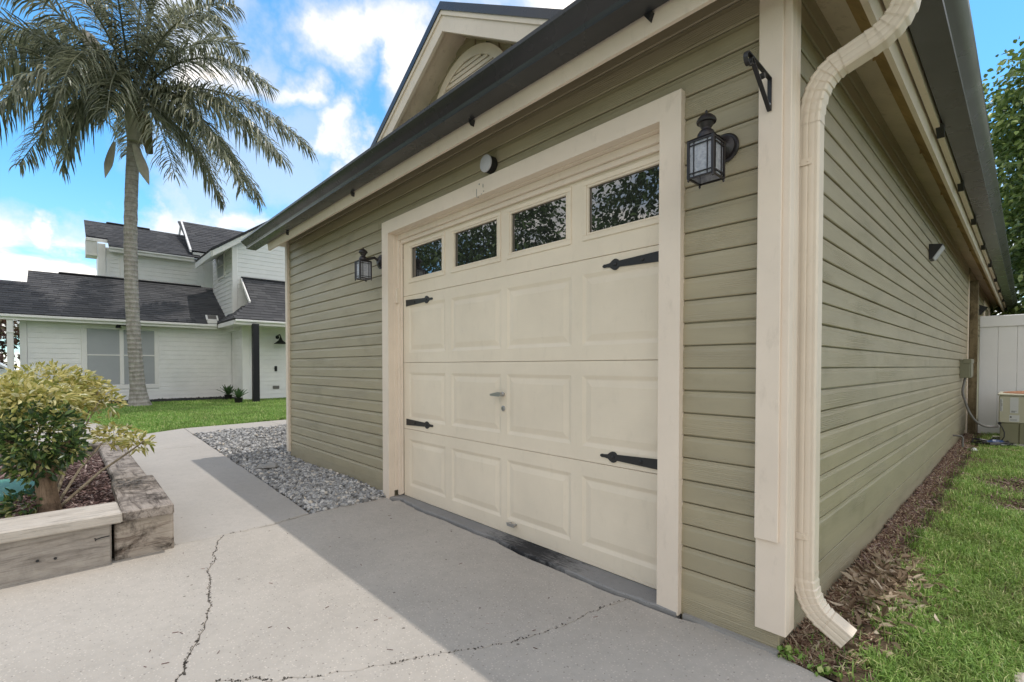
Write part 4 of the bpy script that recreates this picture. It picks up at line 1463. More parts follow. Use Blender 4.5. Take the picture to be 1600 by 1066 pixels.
ac = thing('air_conditioner', (0.72, 7.4, 0.03), 'tan air conditioner with rusty top standing before the white fence', 'air conditioner')
AX0, AX1, AY0, AY1 = 0.335, 1.10, 7.0, 7.76
mb = MB()
mb.box((AX0, AY0, 0.31), (AX1, AY1, 0.66), ch=0.010)
up = mb.build('upper_cabinet', 'ac_tan', ac)
mb = MB()
mb.box((AX0 + 0.012, AY0 + 0.012, 0.05), (AX0 + 0.185, AY1 - 0.012, 0.309), ch=0.006)
mb.box((AX0 + 0.1855, AY0 + 0.004, 0.05), (AX1 - 0.012, AY1 - 0.012, 0.309), ch=0.006)
mb.build('lower_cabinet', 'ac_olive', ac)
mb = MB()
mb.box((AX0 - 0.012, AY0 - 0.012, 0.66), (AX1 + 0.012, AY1 + 0.012, 0.685), ch=0.006)
mb.build('top_rim', 'ac_tan', ac)
mb = MB()
mb.lathe([(0.36, 0.0), (0.35, 0.010), (0.25, 0.022), (0.02, 0.030)], ((AX0 + AX1) / 2, (AY0 + AY1) / 2, 0.685), 2, 28)
mb.build('fan_cover', 'ac_rust', ac, True)
for (x0, x1, z0, z1) in ((0.435, 0.510, 0.440, 0.640), (0.430, 0.520, 0.330, 0.415), (0.343, 0.372, 0.455, 0.620)):
    mb = MB()
    mb.box((x0, AY0 - 0.0016, z0), (x1, AY0 + 0.001, z1))
    lb = mb.build('sticker', 'label_white', up)
mb = MB()
r_ = random.Random(4)
for z in np.arange(0.46, 0.615, 0.012):
    mb.box((0.346, AY0 - 0.0022, z), (0.346 + r_.uniform(0.012, 0.023), AY0 - 0.0012, z + 0.006))
for z in (0.448, 0.456, 0.464):
    mb.box((0.447, AY0 - 0.0022, z), (0.447 + r_.uniform(0.03, 0.05), AY0 - 0.0012, z + 0.004))
mb.box((0.436, AY0 - 0.0022, 0.378), (0.452, AY0 - 0.0012, 0.398))
for z in (0.345, 0.356):
    mb.box((0.438, AY0 - 0.0022, z), (0.50, AY0 - 0.0012, z + 0.003))
mb.build('print', 'label_ink', up)
mb = MB()
mb.lathe([(0.018, 0.0), (0.018, -0.02), (0.012, -0.03)], (0.345, AY0, 0.300), 1, 12)
mb.tube([(0.345, 6.985, 0.29), (0.37, 6.96, 0.25), (0.392, 6.95, 0.19), (0.390, 6.94, 0.13), (0.36, 6.94, 0.07)], 0.006, 8)
mb.build('cable', 'hose_black', ac, True)
mb = MB()
mb.box((0.25, 6.88, -0.02), (1.2, 7.85, 0.05), ch=0.01)
mb.build('pad', 'foundation', ac)

# clutter at the foot of the air conditioner
rr_ = random.Random(9)
mb = MB()
pth = []
for i in range(46):
    a = i * 0.55
    pth.append((0.30 + (0.10 + 0.03 * sin(i)) * cos(a) * 1.4 + 0.05 * sin(i * .3), 6.82 + 0.16 * sin(a) + 0.03 * cos(i * 1.3), 0.045 + 0.014 * (i % 5) * 0.6))
mb.tube(pth, 0.011, 6)
tag(mb.build('garden_hose', 'hose_black', None, True), 'tangled black hose lying in front of the air conditioner', 'hose')
mb = MB()
vs, fs = [], []
for j in range(7):
    for i in range(9):
        vs.append((0.20 + 0.030 * i, 6.80 + 0.03 * j, 0.055 + 0.05 * math.exp(-((i - 4) ** 2 / 7 + (j - 3) ** 2 / 5)) + rr_.uniform(-0.012, 0.012)))
for j in range(6):
    for i in range(8):
        fs.append((j * 9 + i, j * 9 + i + 1, j * 9 + i + 10, j * 9 + i + 9))
mb.add(vs, fs)
tag(mb.build('crumpled_tarp', 'tarp_blue'), 'crumpled dark blue tarp beside the hose by the fence', 'tarp')
mb = MB()
mb.box((0.235, 6.45, 0.006), (0.80, 6.53, 0.028), ch=0.003)
tag(mb.build('wood_plank', 'plank'), 'brown wooden plank lying on the grass before the air conditioner', 'plank')


def rock(name, c, r, mat, label, cat, seed):
    bm = bmesh.new()
    bmesh.ops.create_icosphere(bm, subdivisions=2, radius=1)
    q = random.Random(seed)
    ph = [q.uniform(0, 6) for _ in range(6)]
    for v in bm.verts:
        k = 1 + 0.16 * sin(v.co.x * 3 + ph[0]) + 0.14 * sin(v.co.y * 4 + ph[1]) + 0.12 * sin(v.co.z * 5 + ph[2]) + q.uniform(-0.06, 0.06)
        v.co = (c[0] + v.co.x * k * r[0], c[1] + v.co.y * k * r[1], c[2] + v.co.z * k * r[2])
    mb = MB()
    mb.frombm(bm)
    return tag(mb.build(name, mat), label, cat)


rock('pale_stone', (0.16, 6.12, 0.03), (0.035, 0.05, 0.025), 'label_white', 'small white stone in the grass near the black hose', 'stone', 3)
rock('pale_stone', (0.60, 0.465, -0.035), (0.035, 0.05, 0.02), 'timber_pale', 'bleached cream stone in the near corner of lawn', 'stone', 5)
rock('pale_stone', (-4.75, -0.36, 0.0), (0.11, 0.08, 0.035), 'foundation', 'large flat pale stone lying on the grey gravel', 'stone', 8)


# ------------------------------------------------------------------ loose ground cover
def blades(pts, h, w, lean, seed, n_seg=2):
    """grass blades: bent two-segment strips; pts (n,3)"""
    r = np.random.default_rng(seed)
    n = len(pts)
    a = r.uniform(0, 2 * pi, n)
    d = np.stack([np.cos(a), np.sin(a), np.zeros(n)], 1)
    s = np.stack([-np.sin(a), np.cos(a), np.zeros(n)], 1)
    H = (h * r.uniform(0.45, 1.25, n))[:, None]
    W = (w * r.uniform(0.7, 1.3, n))[:, None]
    Ln = (lean * r.uniform(0.2, 1.6, n))[:, None]
    up = np.array([[0, 0, 1.0]])
    p0 = pts
    p1 = pts + up * H * 0.6 + d * H * Ln * 0.35
    p2 = pts + up * H * (1.0 - 0.35 * np.minimum(Ln, 1.4)) + d * H * Ln
    V = np.stack([p0 - s * W * 0.5, p0 + s * W * 0.5, p1 + s * W * 0.4, p1 - s * W * 0.4, p2], 1).reshape(-1, 3)
    b = (np.arange(n) * 5)[:, None]
    F = np.concatenate([b + np.array([[0, 1, 2]]), b + np.array([[0, 2, 3]]), b + np.array([[3, 2, 4]])])
    return V, F


def fbm2(x, y, seed=0):
    v = 0
    for i, (f, a) in enumerate(((1.7, 1), (3.9, .55), (8.3, .35))):
        v = v + a * np.sin(x * f + seed + 1.3 * i + np.sin(y * f * 0.8 + i)) * np.cos(y * f * 1.1 - seed * 2 + np.sin(x * f * 0.7))
    return v / 1.9


# side-yard lawn
n = 420000
X = RNG.uniform(0.02, 3.2, n)
Y = 0.03 + 8.1 * RNG.uniform(0, 1, n) ** 1.5
edge = 0.105 + 0.07 * fbm2(X * 0, Y * 1.9, 2) + 0.035 * np.sin(Y * 9) + 0.03 * np.sin(Y * 23 + 1)
edge = np.where(Y < 0.55, 0.18 + 0.05 * np.sin(Y * 20), edge)
prob = np.clip((X - edge) / 0.16, 0.05, 1) * np.clip(0.80 + 0.75 * fbm2(X * 1.6, Y * 1.6, 5), 0.16, 1)
prob *= 1 - 0.98 * np.exp(-((X - 0.5) ** 2 + (Y - 4.2) ** 2) / 0.08) - 0.0
prob *= 1 - 0.98 * np.exp(-((X - 0.62) ** 2 + (Y - 3.4) ** 2) / 0.08)
prob *= np.where(X > 1.3 + 0.1 * Y, 0.25, 1)
keep = RNG.uniform(0, 1, n) < prob
X, Y = X[keep], Y[keep]
V, F = blades(np.stack([X, Y, yard_z(X, Y) - 0.004], 1), 0.052, 0.0042, 0.75, 31)
o = big_mesh('grass', V, F, 'grass_blade', loc=(1.5, 3, 0))
tag(o, 'green St Augustine style lawn grass beside the olive side wall', 'grass', kind='stuff')
# front lawn across the walk
n = 330000
X = RNG.uniform(-17.3, -8.9, n)
Y = RNG.uniform(-4.5, 6.5, n)
lim = np.interp(Y, [-8, -0.95, -0.43, 0.76, 1.37, 6], [-8.9, -8.9, -9.24, -9.42, -9.6, -10.0])
on_path = (Y < -0.95) & (Y > -2.9) & (X > -12.5) & (Y > -1.75 - (X + 12.5) * -0.22 - 1.3) & (Y < -1.0 + (X + 8.88) * 0.22)
keep = (X < lim - 0.01) & ~on_path & (RNG.uniform(0, 1, n) < 0.80 + 0.3 * fbm2(X, Y, 3))
X, Y = X[keep], Y[keep]
V, F = blades(np.stack([X, Y, np.full(len(X), -0.058)], 1), 0.075, 0.010, 0.6, 33)
o = big_mesh('grass', V, F, 'far_grass', loc=(-13, 0, 0))
tag(o, 'mown green lawn between the walkway and the white house', 'grass', kind='stuff')


def bits(pts, L, W, T, seed, tilt=0.5, curl=0.0):
    """flat chips / twigs: thin boxes with random yaw and tilt"""
    r = np.random.default_rng(seed)
    n = len(pts)
    a = r.uniform(0, 2 * pi, n)
    t_ = r.normal(0, tilt, n)
    d = np.stack([np.cos(a) * np.cos(t_), np.sin(a) * np.cos(t_), np.sin(t_)], 1)
    s = np.stack([-np.sin(a), np.cos(a), r.normal(0, tilt * 0.6, n)], 1)
    s /= np.linalg.norm(s, axis=1)[:, None]
    nn_ = np.cross(d, s)
    l = (L * r.uniform(0.4, 1.4, n))[:, None] / 2
    w = (W * r.uniform(0.5, 1.4, n))[:, None] / 2
    th = T / 2
    cs = []
    for k in (-1, 1):
        for (i, j) in ((-1, -1), (1, -1), (1, 1), (-1, 1)):
            cs.append(pts + d * l * i + s * w * j * (1 - 0.25 * (i > 0)) + nn_ * th * k)
    V = np.stack(cs, 1).reshape(-1, 3)
    b = (np.arange(n) * 8)[:, None]
    q = [(0, 3, 2, 1), (4, 5, 6, 7), (0, 1, 5, 4), (1, 2, 6, 5), (2, 3, 7, 6), (3, 0, 4, 7)]
    F = np.concatenate([b + np.array([x]) for x in q])
    return V, F


# straw and mulch strip at the foot of the side wall
n = 15000
Y = 0.04 + 7.8 * RNG.uniform(0, 1, n) ** 1.4
X = np.abs(RNG.normal(0, 0.060, n)) * (0.75 + 0.5 * np.sin(Y * 5.1) ** 2) - 0.02
X = np.where(Y < 0.9, X * 1.35, X)
P = np.stack([X, Y, yard_z(X, Y) + RNG.uniform(0.0, 0.016, n)], 1)
V, F = bits(P, 0.055, 0.0042, 0.0025, 41, 0.35)
tag(big_mesh('dead_straw', V, F, 'straw_bit', loc=(0.1, 2, 0)), 'brown dead straw and mulch along the side wall', 'straw', kind='stuff')
n = 6000
Y = 1.2 + 6.6 * RNG.uniform(0, 1, n) ** 1.2
X = np.abs(RNG.normal(0, 0.05, n)) - 0.02
P = np.stack([X, Y, yard_z(X, Y) + RNG.uniform(0.0, 0.014, n)], 1)
P = P.copy()
for k_, (cx_, cy_) in enumerate(((0.50, 4.2), (0.62, 3.4))):
    m_ = 450
    X = cx_ + RNG.normal(0, 0.14, m_)
    Y = cy_ + RNG.normal(0, 0.17, m_)
    P = np.concatenate([P, np.stack([X, Y, yard_z(X, Y) + RNG.uniform(0.002, 0.016, m_)], 1)])
V, F = bits(P, 0.045, 0.009, 0.004, 43, 0.3)
tag(big_mesh('mulch_bits', V, F, 'mulch_chip', loc=(0.1, 4, 0)), 'reddish brown bark mulch under the side eave', 'mulch', kind='stuff')


def leaf_cards(pts, nrm, L, W, seed, droop=0.25, jitter=0.5, fold=0.18):
    """pointed folded leaves: 6 verts, 4 quads/tris as tris"""
    r = np.random.default_rng(seed)
    n = len(pts)
    ax = nrm + r.normal(0, jitter, (n, 3))
    ax /= np.linalg.norm(ax, axis=1)[:, None]
    ref = r.normal(0, 1, (n, 3))
    s = np.cross(ax, ref)
    s /= np.linalg.norm(s, axis=1)[:, None]
    up = np.cross(s, ax)
    l = (L * r.uniform(0.6, 1.3, n))[:, None]
    w = (W * r.uniform(0.7, 1.25, n))[:, None]
    dn = np.array([[0, 0, -1.0]])

    def mid(t, k):
        c_ = pts + ax * l * t + dn * l * droop * t * t
        return c_ - s * w * k + up * w * fold, c_, c_ + s * w * k + up * w * fold
    a0, a1, a2 = mid(0.30, 0.42)
    b0, b1, b2 = mid(0.62, 0.46)
    tip = pts + ax * l + dn * l * droop
    V = np.stack([pts, a0, a1, a2, b0, b1, b2, tip], 1).reshape(-1, 3)
    b = (np.arange(n) * 8)[:, None]
    F = np.concatenate([b + np.array([x]) for x in ((0, 2, 1), (0, 3, 2), (1, 2, 5), (1, 5, 4), (2, 3, 6), (2, 6, 5), (4, 5, 7), (5, 6, 7))])
    return V, F


# pile of fallen leaves by the downspout
n = 900
X = RNG.normal(0.14, 0.075, n)
Y = RNG.normal(0.98, 0.22, n)
k = X > 0.0
X, Y = X[k], Y[k]
P = np.stack([X, Y, yard_z(X, Y) + RNG.uniform(0.002, 0.03, len(X))], 1)
NR = np.stack([RNG.normal(0, 1, len(X)), RNG.normal(0, 1, len(X)), RNG.normal(0, 0.25, len(X))], 1)
V, F = leaf_cards(P, NR, 0.055, 0.020, 51, -0.08, 0.3, 0.5)
tag(big_mesh('fallen_leaves', V, F, 'dead_leaf', loc=(0.15, 1, 0)), 'heap of curled dry leaves behind the downspout outlet', 'leaves', kind='stuff')
# little weeds at the corner
n = 70
P = np.stack([RNG.normal(-0.012, 0.022, n), RNG.normal(0.045, 0.018, n), np.full(n, -0.04) + RNG.uniform(0, .03, n)], 1)
P[40:, 0] += 0.12
P[40:, 1] -= 0.03
V, F = leaf_cards(P, np.tile([[0.2, -0.3, 0.9]], (n, 1)), 0.026, 0.020, 52, 0.1, 0.9)
o = big_mesh('corner_weeds', V, F, 'grass_blade', loc=(0, 0.04, -0.03))
tag(o, 'tiny green weeds sprouting at the foot of garage corner', 'weeds', kind='stuff')
# twigs and crumbs scattered over the driveway
n = 60
X = RNG.uniform(-2.7, 0.4, n)
Y = RNG.uniform(-1.9, -0.05, n)
P = np.stack([X, Y, np.full(n, GZ + 0.002)], 1)
V, F = bits(P, 0.018, 0.0022, 0.0018, 57, 0.02)
ln_ = np.array(CRK_A + CRK_B + [(-2.86, -1.15), (-2.87, -0.9), (-2.93, -0.62), (-2.96, -0.35), (-2.965, -0.02)])
i_ = RNG.integers(0, len(ln_) - 1, 330)
i_ = i_[np.linalg.norm(ln_[i_ + 1] - ln_[i_], axis=1) < 0.4]
t_ = RNG.uniform(0, 1, len(i_))[:, None]
Q = ln_[i_] * (1 - t_) + ln_[i_ + 1] * t_ + RNG.normal(0, 0.0045, (len(i_), 2))
V2, F2 = bits(np.column_stack([Q, np.full(len(Q), GZ + 0.001)]), 0.007, 0.0035, 0.002, 58, 0.1)
tag(big_mesh('crack_dirt', V2, F2, 'crack_grit', loc=(-1, -1, GZ)), 'dark grit and crumbs packed in the driveway cracks', 'grit', kind='stuff')
tag(big_mesh('twig_litter', V, F, 'mulch_chip', loc=(-1, -1, GZ)), 'scattered tiny twigs on the driveway concrete', 'twigs', kind='stuff')


# gravel bed
def stones(P, R, seed):
    """angular stones from jittered octahedra-ish 12-vert solids"""
    r = np.random.default_rng(seed)
    bm = bmesh.new()
    bmesh.ops.create_icosphere(bm, subdivisions=1, radius=1)
    base = np.array([v.co[:] for v in bm.verts])
    bm.verts.index_update()
    fc = np.array([[v.index for v in f.verts] for f in bm.faces])
    bm.free()
    n = len(P)
    m_ = len(base)
    V = base[None] * r.uniform(0.55, 1.25, (n, m_, 1))
    sc = R[:, None] * np.stack([r.uniform(0.8, 1.4, n), r.uniform(0.7, 1.1, n), r.uniform(0.5, 0.9, n)], 1)
    V = V * sc[:, None, :]
    a = r.uniform(0, 2 * pi, n)
    b_ = r.uniform(-0.7, 0.7, n)
    ca, sa, cb, sb = np.cos(a), np.sin(a), np.cos(b_), np.sin(b_)
    x = V[..., 0] * cb[:, None] + V[..., 2] * sb[:, None]
    z = -V[..., 0] * sb[:, None] + V[..., 2] * cb[:, None]
    y = V[..., 1]
    V = np.stack([x * ca[:, None] - y * sa[:, None], x * sa[:, None] + y * ca[:, None], z], 2) + P[:, None, :]
    F = (fc[None] + (np.arange(n) * m_)[:, None, None]).reshape(-1, 3)
    return V.reshape(-1, 3), F


n = 17000
X = -8.40 + 5.46 * RNG.uniform(0, 1, n) ** 0.85
lim0 = np.interp(X, [-8.42, -2.955], [-0.41, -0.585])
Y = lim0 + RNG.uniform(0, 1, n) * (np.where(X < -5.3, 1.42, 0.022) - lim0)
hump = 0.035 * np.clip((Y - lim0) / 0.5, 0, 1) * (0.7 + 0.3 * np.sin(X * 3))
P = np.stack([X, Y, -0.055 + hump * 1.0 + RNG.uniform(0, 0.03, n)], 1)
V, F = stones(P, 0.0195 * RNG.uniform(0.55, 1.35, n), 61)
tag(big_mesh('gravel', V, F, 'gravel_stone', loc=(-5.6, 0, -0.03)), 'grey lava rock gravel bed along the garage front wall', 'gravel', kind='stuff')
mb = MB()
mb.add([(-8.42, -0.42, -0.06), (-2.96, -0.59, -0.06), (-2.96, 0.03, -0.06), (-5.3, 0.03, -0.03), (-5.3, 1.4, -0.04), (-8.44, 1.4, -0.05)], [(0, 1, 2, 3, 4, 5)])
structure(mb.build('gravel_base', 'foundation'))

# ------------------------------------------------------------------ timber planter
pl = thing('timber_planter', (-3.5, -1.7, GZ), 'weathered timber raised planter bed at the walkway corner', 'planter')
ZT = 0.225


def timber(name, a, b, mat, rot=0.0, ch=0.006, seed=0):
    mb = MB()
    mb.box(a, b, ch=ch)
    # slightly uneven timber
    q = random.Random(seed)
    mb.v = [(x + q.uniform(-.002, .002), y + q.uniform(-.002, .002), z + q.uniform(-.002, .002)) for x, y, z in mb.v]
    o = mb.build(name, mat, pl)
    o.rotation_euler.z = rot
    return o


timber('timber_block', (-3.02, -1.722, GZ - 0.02), (-2.795, -1.452, ZT - 0.040), 'timber_end', 0.03, 0.008, 1)
timber('face_timber', (-2.90, -3.4, GZ - 0.02), (-2.755, -1.735, ZT - 0.035), 'timber_pale_face', 0.01, 0.006, 2)
timber('cap_timber', (-2.985, -3.4, ZT - 0.033), (-2.700, -1.692, ZT + 0.026), 'timber_pale', 0.018, 0.007, 3)
timber('cap_timber', (-3.74, -1.684, ZT - 0.038), (-2.735, -1.448, ZT + 0.024), 'timber_dark', -0.012, 0.009, 4)
timber('cap_timber', (-6.05, -1.655, ZT - 0.075), (-3.775, -1.455, ZT - 0.020), 'timber_dark', 0.004, 0.009, 5)
timber('side_timber', (-6.05, -1.60, GZ - 0.02), (-3.03, -1.462, ZT - 0.078), 'timber_dark', 0.0, 0.008, 6)
timber('end_timber', (-6.2, -3.4, GZ - 0.02), (-6.06, -1.45, ZT - 0.01), 'timber_dark', 0.0, 0.008, 7)
mb = MB()
for (y, z) in ((-2.02, 0.065), (-1.955, 0.060)):
    mb.lathe([(0.007, 0.0), (0.006, 0.002)], (-2.7545, y, z), 0, 8)
mb.tube([(-2.7530, -1.742, 0.125), (-2.7500, -1.775, 0.124), (-2.7485, -1.798, 0.120), (-2.7495, -1.800, 0.112)], 0.003, 6)
mb.tube([(-2.7530, -1.798, 0.120), (-2.7500, -1.803, 0.126)], 0.003, 6)
mb.build('nail', 'black_iron', pl)
mb = MB()
mb.add([(-6.06, -3.4, 0.10), (-2.90, -3.4, 0.10), (-2.90, -1.60, 0.10), (-6.06, -1.60, 0.10)], [(0, 1, 2, 3)])
structure(mb.build('planter_soil', 'dark_soil'))
n = 12500
X = -6.0 + 3.07 * RNG.uniform(0, 1, n) ** 0.7
Y = -1.665 - 1.7 * RNG.uniform(0, 1, n) ** 1.4
P = np.stack([X, Y, 0.105 + RNG.uniform(0, 0.05, n) + 0.02 * fbm2(X * 2, Y * 2, 1)], 1)
V, F = bits(P, 0.045, 0.011, 0.005, 71, 0.35)
tag(big_mesh('mulch', V, F, 'mulch_chip', loc=(-4.4, -2.2, 0.1)), 'reddish bark mulch filling the timber planter', 'mulch', kind='stuff')
mb = MB()
mb.prism([(-4.62, -2.50), (-4.05, -2.46), (-3.95, -2.21), (-4.14, -2.05), (-4.66, -2.02)], 2, 0.12, 0.185)
lid = mb.build('utility_box_lid', 'lid_green')
tag(lid, 'green plastic utility box lid in the planter mulch', 'box lid')
mb = MB()
mb.prism([(-4.64, -2.53), (-4.02, -2.49), (-3.92, -2.20), (-4.12, -2.03), (-4.68, -2.00)], 2, 0.10, 0.150)
mb.build('lid_rim', 'foundation', lid)


# --- shrubs
def ellipsoid_pts(n, c, r, seed, shell=0.55, lower=-1.0):
    q = np.random.default_rng(seed)
    d = q.normal(0, 1, (n, 3))
    d /= np.linalg.norm(d, axis=1)[:, None]
    d = d[d[:, 2] > lower]
    rad = (shell + (1 - shell) * q.uniform(0, 1, len(d)) ** 0.6)[:, None]
    return np.array(c) + d * rad * np.array(r), d


shr = thing('round_shrub', (-3.36, -1.99, 0.12), 'dark glossy green shrub with a thick gnarled trunk in the planter', 'shrub')
mb = MB()
mb.tube([(-3.36, -1.985, 0.08), (-3.355, -1.985, 0.18), (-3.372, -1.998, 0.30), (-3.40, -2.01, 0.42), (-3.40, -2.02, 0.52)], [0.064, 0.048, 0.043, 0.040, 0.026], 14)
mb.tube([(-3.40, -2.01, 0.38), (-3.35, -1.94, 0.50), (-3.32, -1.90, 0.60)], [0.04, 0.025, 0.01], 8)
mb.tube([(-3.40, -2.01, 0.38), (-3.48, -2.12, 0.52), (-3.54, -2.20, 0.66)], [0.04, 0.025, 0.01], 8)
mb.v = [(x + 0.010 * sin(z * 55 + y * 70), y + 0.010 * cos(z * 65 + x * 80), z) for x, y, z in mb.v]
mb.build('trunk', 'bark', shr, True)
parts = []
for i, (c, r, n) in enumerate((((-3.40, -2.03, 0.635), (0.185, 0.205, 0.20), 1300), ((-3.30, -1.89, 0.56), (0.10, 0.09, 0.10), 200), ((-3.55, -2.22, 0.60), (0.15, 0.15, 0.16), 380), ((-3.37, -2.04, 0.47), (0.13, 0.14, 0.10), 380), ((-3.40, -2.08, 0.24), (0.10, 0.10, 0.09), 170))):
    P, D = ellipsoid_pts(n, c, r, 80 + i, 0.45)
    D = D + np.array([0, 0, 0.25])
    parts.append(leaf_cards(P, D, 0.044, 0.020, 90 + i, 0.15, 0.55))
off = 0
Vs, Fs = [], []
for V, F in parts:
    Vs.append(V)
    Fs.append(F + off)
    off += len(V)
big_mesh('crown', np.concatenate(Vs), np.concatenate(Fs), 'shrub_dark_leaf', shr, loc=(-3.4, -2.0, 0.65))

yel = thing('variegated_shrub', (-4.05, -1.98, 0.12), 'yellow variegated shrub spreading behind the dark round shrub', 'shrub')
stems = [[(-3.52, -1.97, 0.14), (-3.66, -1.84, 0.36), (-3.78, -1.68, 0.56)], [(-3.50, -1.95, 0.15), (-3.58, -1.74, 0.34), (-3.52, -1.58, 0.47), (-3.42, -1.52, 0.54)],
         [(-3.60, -1.98, 0.14), (-3.88, -1.86, 0.50), (-4.08, -1.72, 0.78)], [(-3.95, -2.0, 0.12), (-4.1, -1.97, 0.55), (-4.22, -1.96, 0.95)], [(-3.95, -2.02, 0.12), (-4.1, -2.1, 0.5), (-4.15, -2.2, 0.85)],
         [(-3.95, -2.0, 0.12), (-4.2, -1.85, 0.5), (-4.2, -1.72, 0.85)]]
for s in stems:
    mb = MB()
    mb.tube(s, [0.010, 0.008, 0.006, 0.004][:len(s)] if len(s) > 3 else [0.010, 0.007, 0.004], 6)
    mb.build('stem', 'stem_wood', yel, True)
parts = []
for i, (c, r, n) in enumerate((((-4.22, -1.99, 0.90), (0.26, 0.26, 0.15), 520), ((-4.18, -1.82, 0.85), (0.20, 0.18, 0.13), 330), ((-4.10, -1.67, 0.76), (0.11, 0.10, 0.07), 55), ((-3.76, -1.66, 0.56), (0.13, 0.12, 0.07), 120),
                               ((-3.50, -1.55, 0.52), (0.11, 0.08, 0.05), 60), ((-4.12, -2.20, 0.80), (0.26, 0.24, 0.18), 430), ((-3.85, -1.96, 0.80), (0.22, 0.20, 0.13), 230), ((-3.47, -2.06, 0.84), (0.20, 0.22, 0.10), 260), ((-3.62, -2.20, 0.88), (0.2, 0.2, 0.12), 240), ((-3.7, -2.0, 0.72), (0.18, 0.16, 0.13), 120), ((-4.2, -1.9, 0.62), (0.3, 0.3, 0.2), 90), ((-4.4, -2.5, 0.75), (0.3, 0.3, 0.25), 350))):
    P, D = ellipsoid_pts(int(n * 1.8), c, r, 120 + i, 0.35)
    D = D * np.array([1, 1, 0.5]) + np.array([0, 0, 0.35])
    parts.append(leaf_cards(P, D, 0.058, 0.0195, 140 + i, 0.25, 0.5))
off, Vs, Fs = 0, [], []
for V, F in parts:
    Vs.append(V)
    Fs.append(F + off)
    off += len(V)
big_mesh('foliage', np.concatenate(Vs), np.concatenate(Fs), 'shrub_variegated_leaf', yel, loc=(-4.1, -1.9, 0.8))

# ------------------------------------------------------------------ queen palm
palm = thing('palm_tree', (-15.64, -0.45, -0.05), 'tall feathery queen palm with grey ringed trunk before the white house', 'palm tree')
mb = MB()
tp, tr_ = [], []
for s in np.linspace(0, 1, 40):
    z = -0.08 + 7.3 * s
    tp.append((-15.64 + 0.05 * sin(s * 5), -0.43 - 0.14 * sin(s * pi * 0.95) + 0.06 * s * s * 0.0, z))
    tr_.append(0.158 + 0.15 * math.exp(-s * 26) - 0.018 * s + 0.006 * sin(s * 130))
mb.tube(tp, tr_, 18)
mb.build('trunk', 'palm_bark', palm, True)
mb = MB()
mb.tube([(-15.6, -0.45, 7.0), (-15.6, -0.46, 7.5), (-15.62, -0.47, 8.1), (-15.62, -0.47, 8.5)], [0.165, 0.20, 0.17, 0.05], 14)
mb.build('crown_shaft', 'spathe', palm, True)
CR = Vector((0.68, 0.733, 0.0))       # to the viewer's right
CT_ = Vector((0.733, -0.68, 0.0))     # towards the viewer
HUB = Vector((-15.62, -0.46, 7.95))


def frond(ctrl, tip, seed, L=0.57):
    """plumose frond: rachis with drooping leaflets; ctrl and tip as (right, up, towards) metres from the hub"""
    q = np.random.default_rng(seed)
    P0 = HUB + Vector((0, 0, 0.15))
    P1 = HUB + CR * ctrl[0] + Vector((0, 0, ctrl[1])) + CT_ * ctrl[2]
    P2 = HUB + CR * tip[0] + Vector((0, 0, tip[1])) + CT_ * tip[2]
    N_ = 30
    pts = [P0 * (1 - s) ** 2 + P1 * 2 * s * (1 - s) + P2 * s * s for s in np.linspace(0, 1, N_)]
    mb = MB()
    mb.tube(pts, [0.030 * (1 - 0.85 * i / N_) + 0.003 for i in range(N_)], 5)
    total = sum((pts[i + 1] - pts[i]).length for i in range(N_ - 1))
    m_ = int(total * 74)
    V, F = [], []
    for i in range(m_):
        s = 0.10 + 0.90 * (i + q.uniform(0, 1)) / m_
        a = P0 * (1 - s) ** 2 + P1 * 2 * s * (1 - s) + P2 * s * s
        tg = ((P1 - P0) * 2 * (1 - s) + (P2 - P1) * 2 * s).normalized()
        sd = tg.cross(Vector((0, 0, 1)))
        sd = sd.normalized() if sd.length > 1e-3 else CR.copy()
        upv = sd.cross(tg)
        side_ = 1 if i % 2 else -1
        ang = q.uniform(-0.7, 0.9)
        dirn = (sd * side_ * cos(ang) + upv * sin(ang) * 0.8 + tg * q.uniform(0.45, 0.95)).normalized()
        ll = L * (0.45 + 0.9 * sin(pi * min(1, s * 0.9 + 0.08)) ** 0.7) * q.uniform(0.75, 1.15)
        w = 0.0165 * q.uniform(0.7, 1.3)
        drop = q.uniform(0.35, 0.75)
        b1 = a + dirn * ll * 0.40 - Vector((0, 0, 1)) * ll * 0.10 * drop
        b2 = a + dirn * ll * 0.70 - Vector((0, 0, 1)) * ll * 0.42 * drop
        b3 = a + dirn * ll * 0.88 - Vector((0, 0, 1)) * ll * 0.95 * drop
        wv_ = dirn.cross(Vector((q.uniform(-.4, .4), q.uniform(-.4, .4), 1))).normalized() * w
        k = len(V)
        V += [a - wv_ * 0.5, a + wv_ * 0.5, b1 - wv_, b1 + wv_, b2 - wv_ * 0.9, b2 + wv_ * 0.9, b3]
        F += [(k, k + 1, k + 3, k + 2), (k + 2, k + 3, k + 5, k + 4), (k + 4, k + 5, k + 6)]
    mb.add(V, F)
    o = mb.build('frond', 'palm_leaflet', palm, fix=False, center=tuple(HUB))
    return o


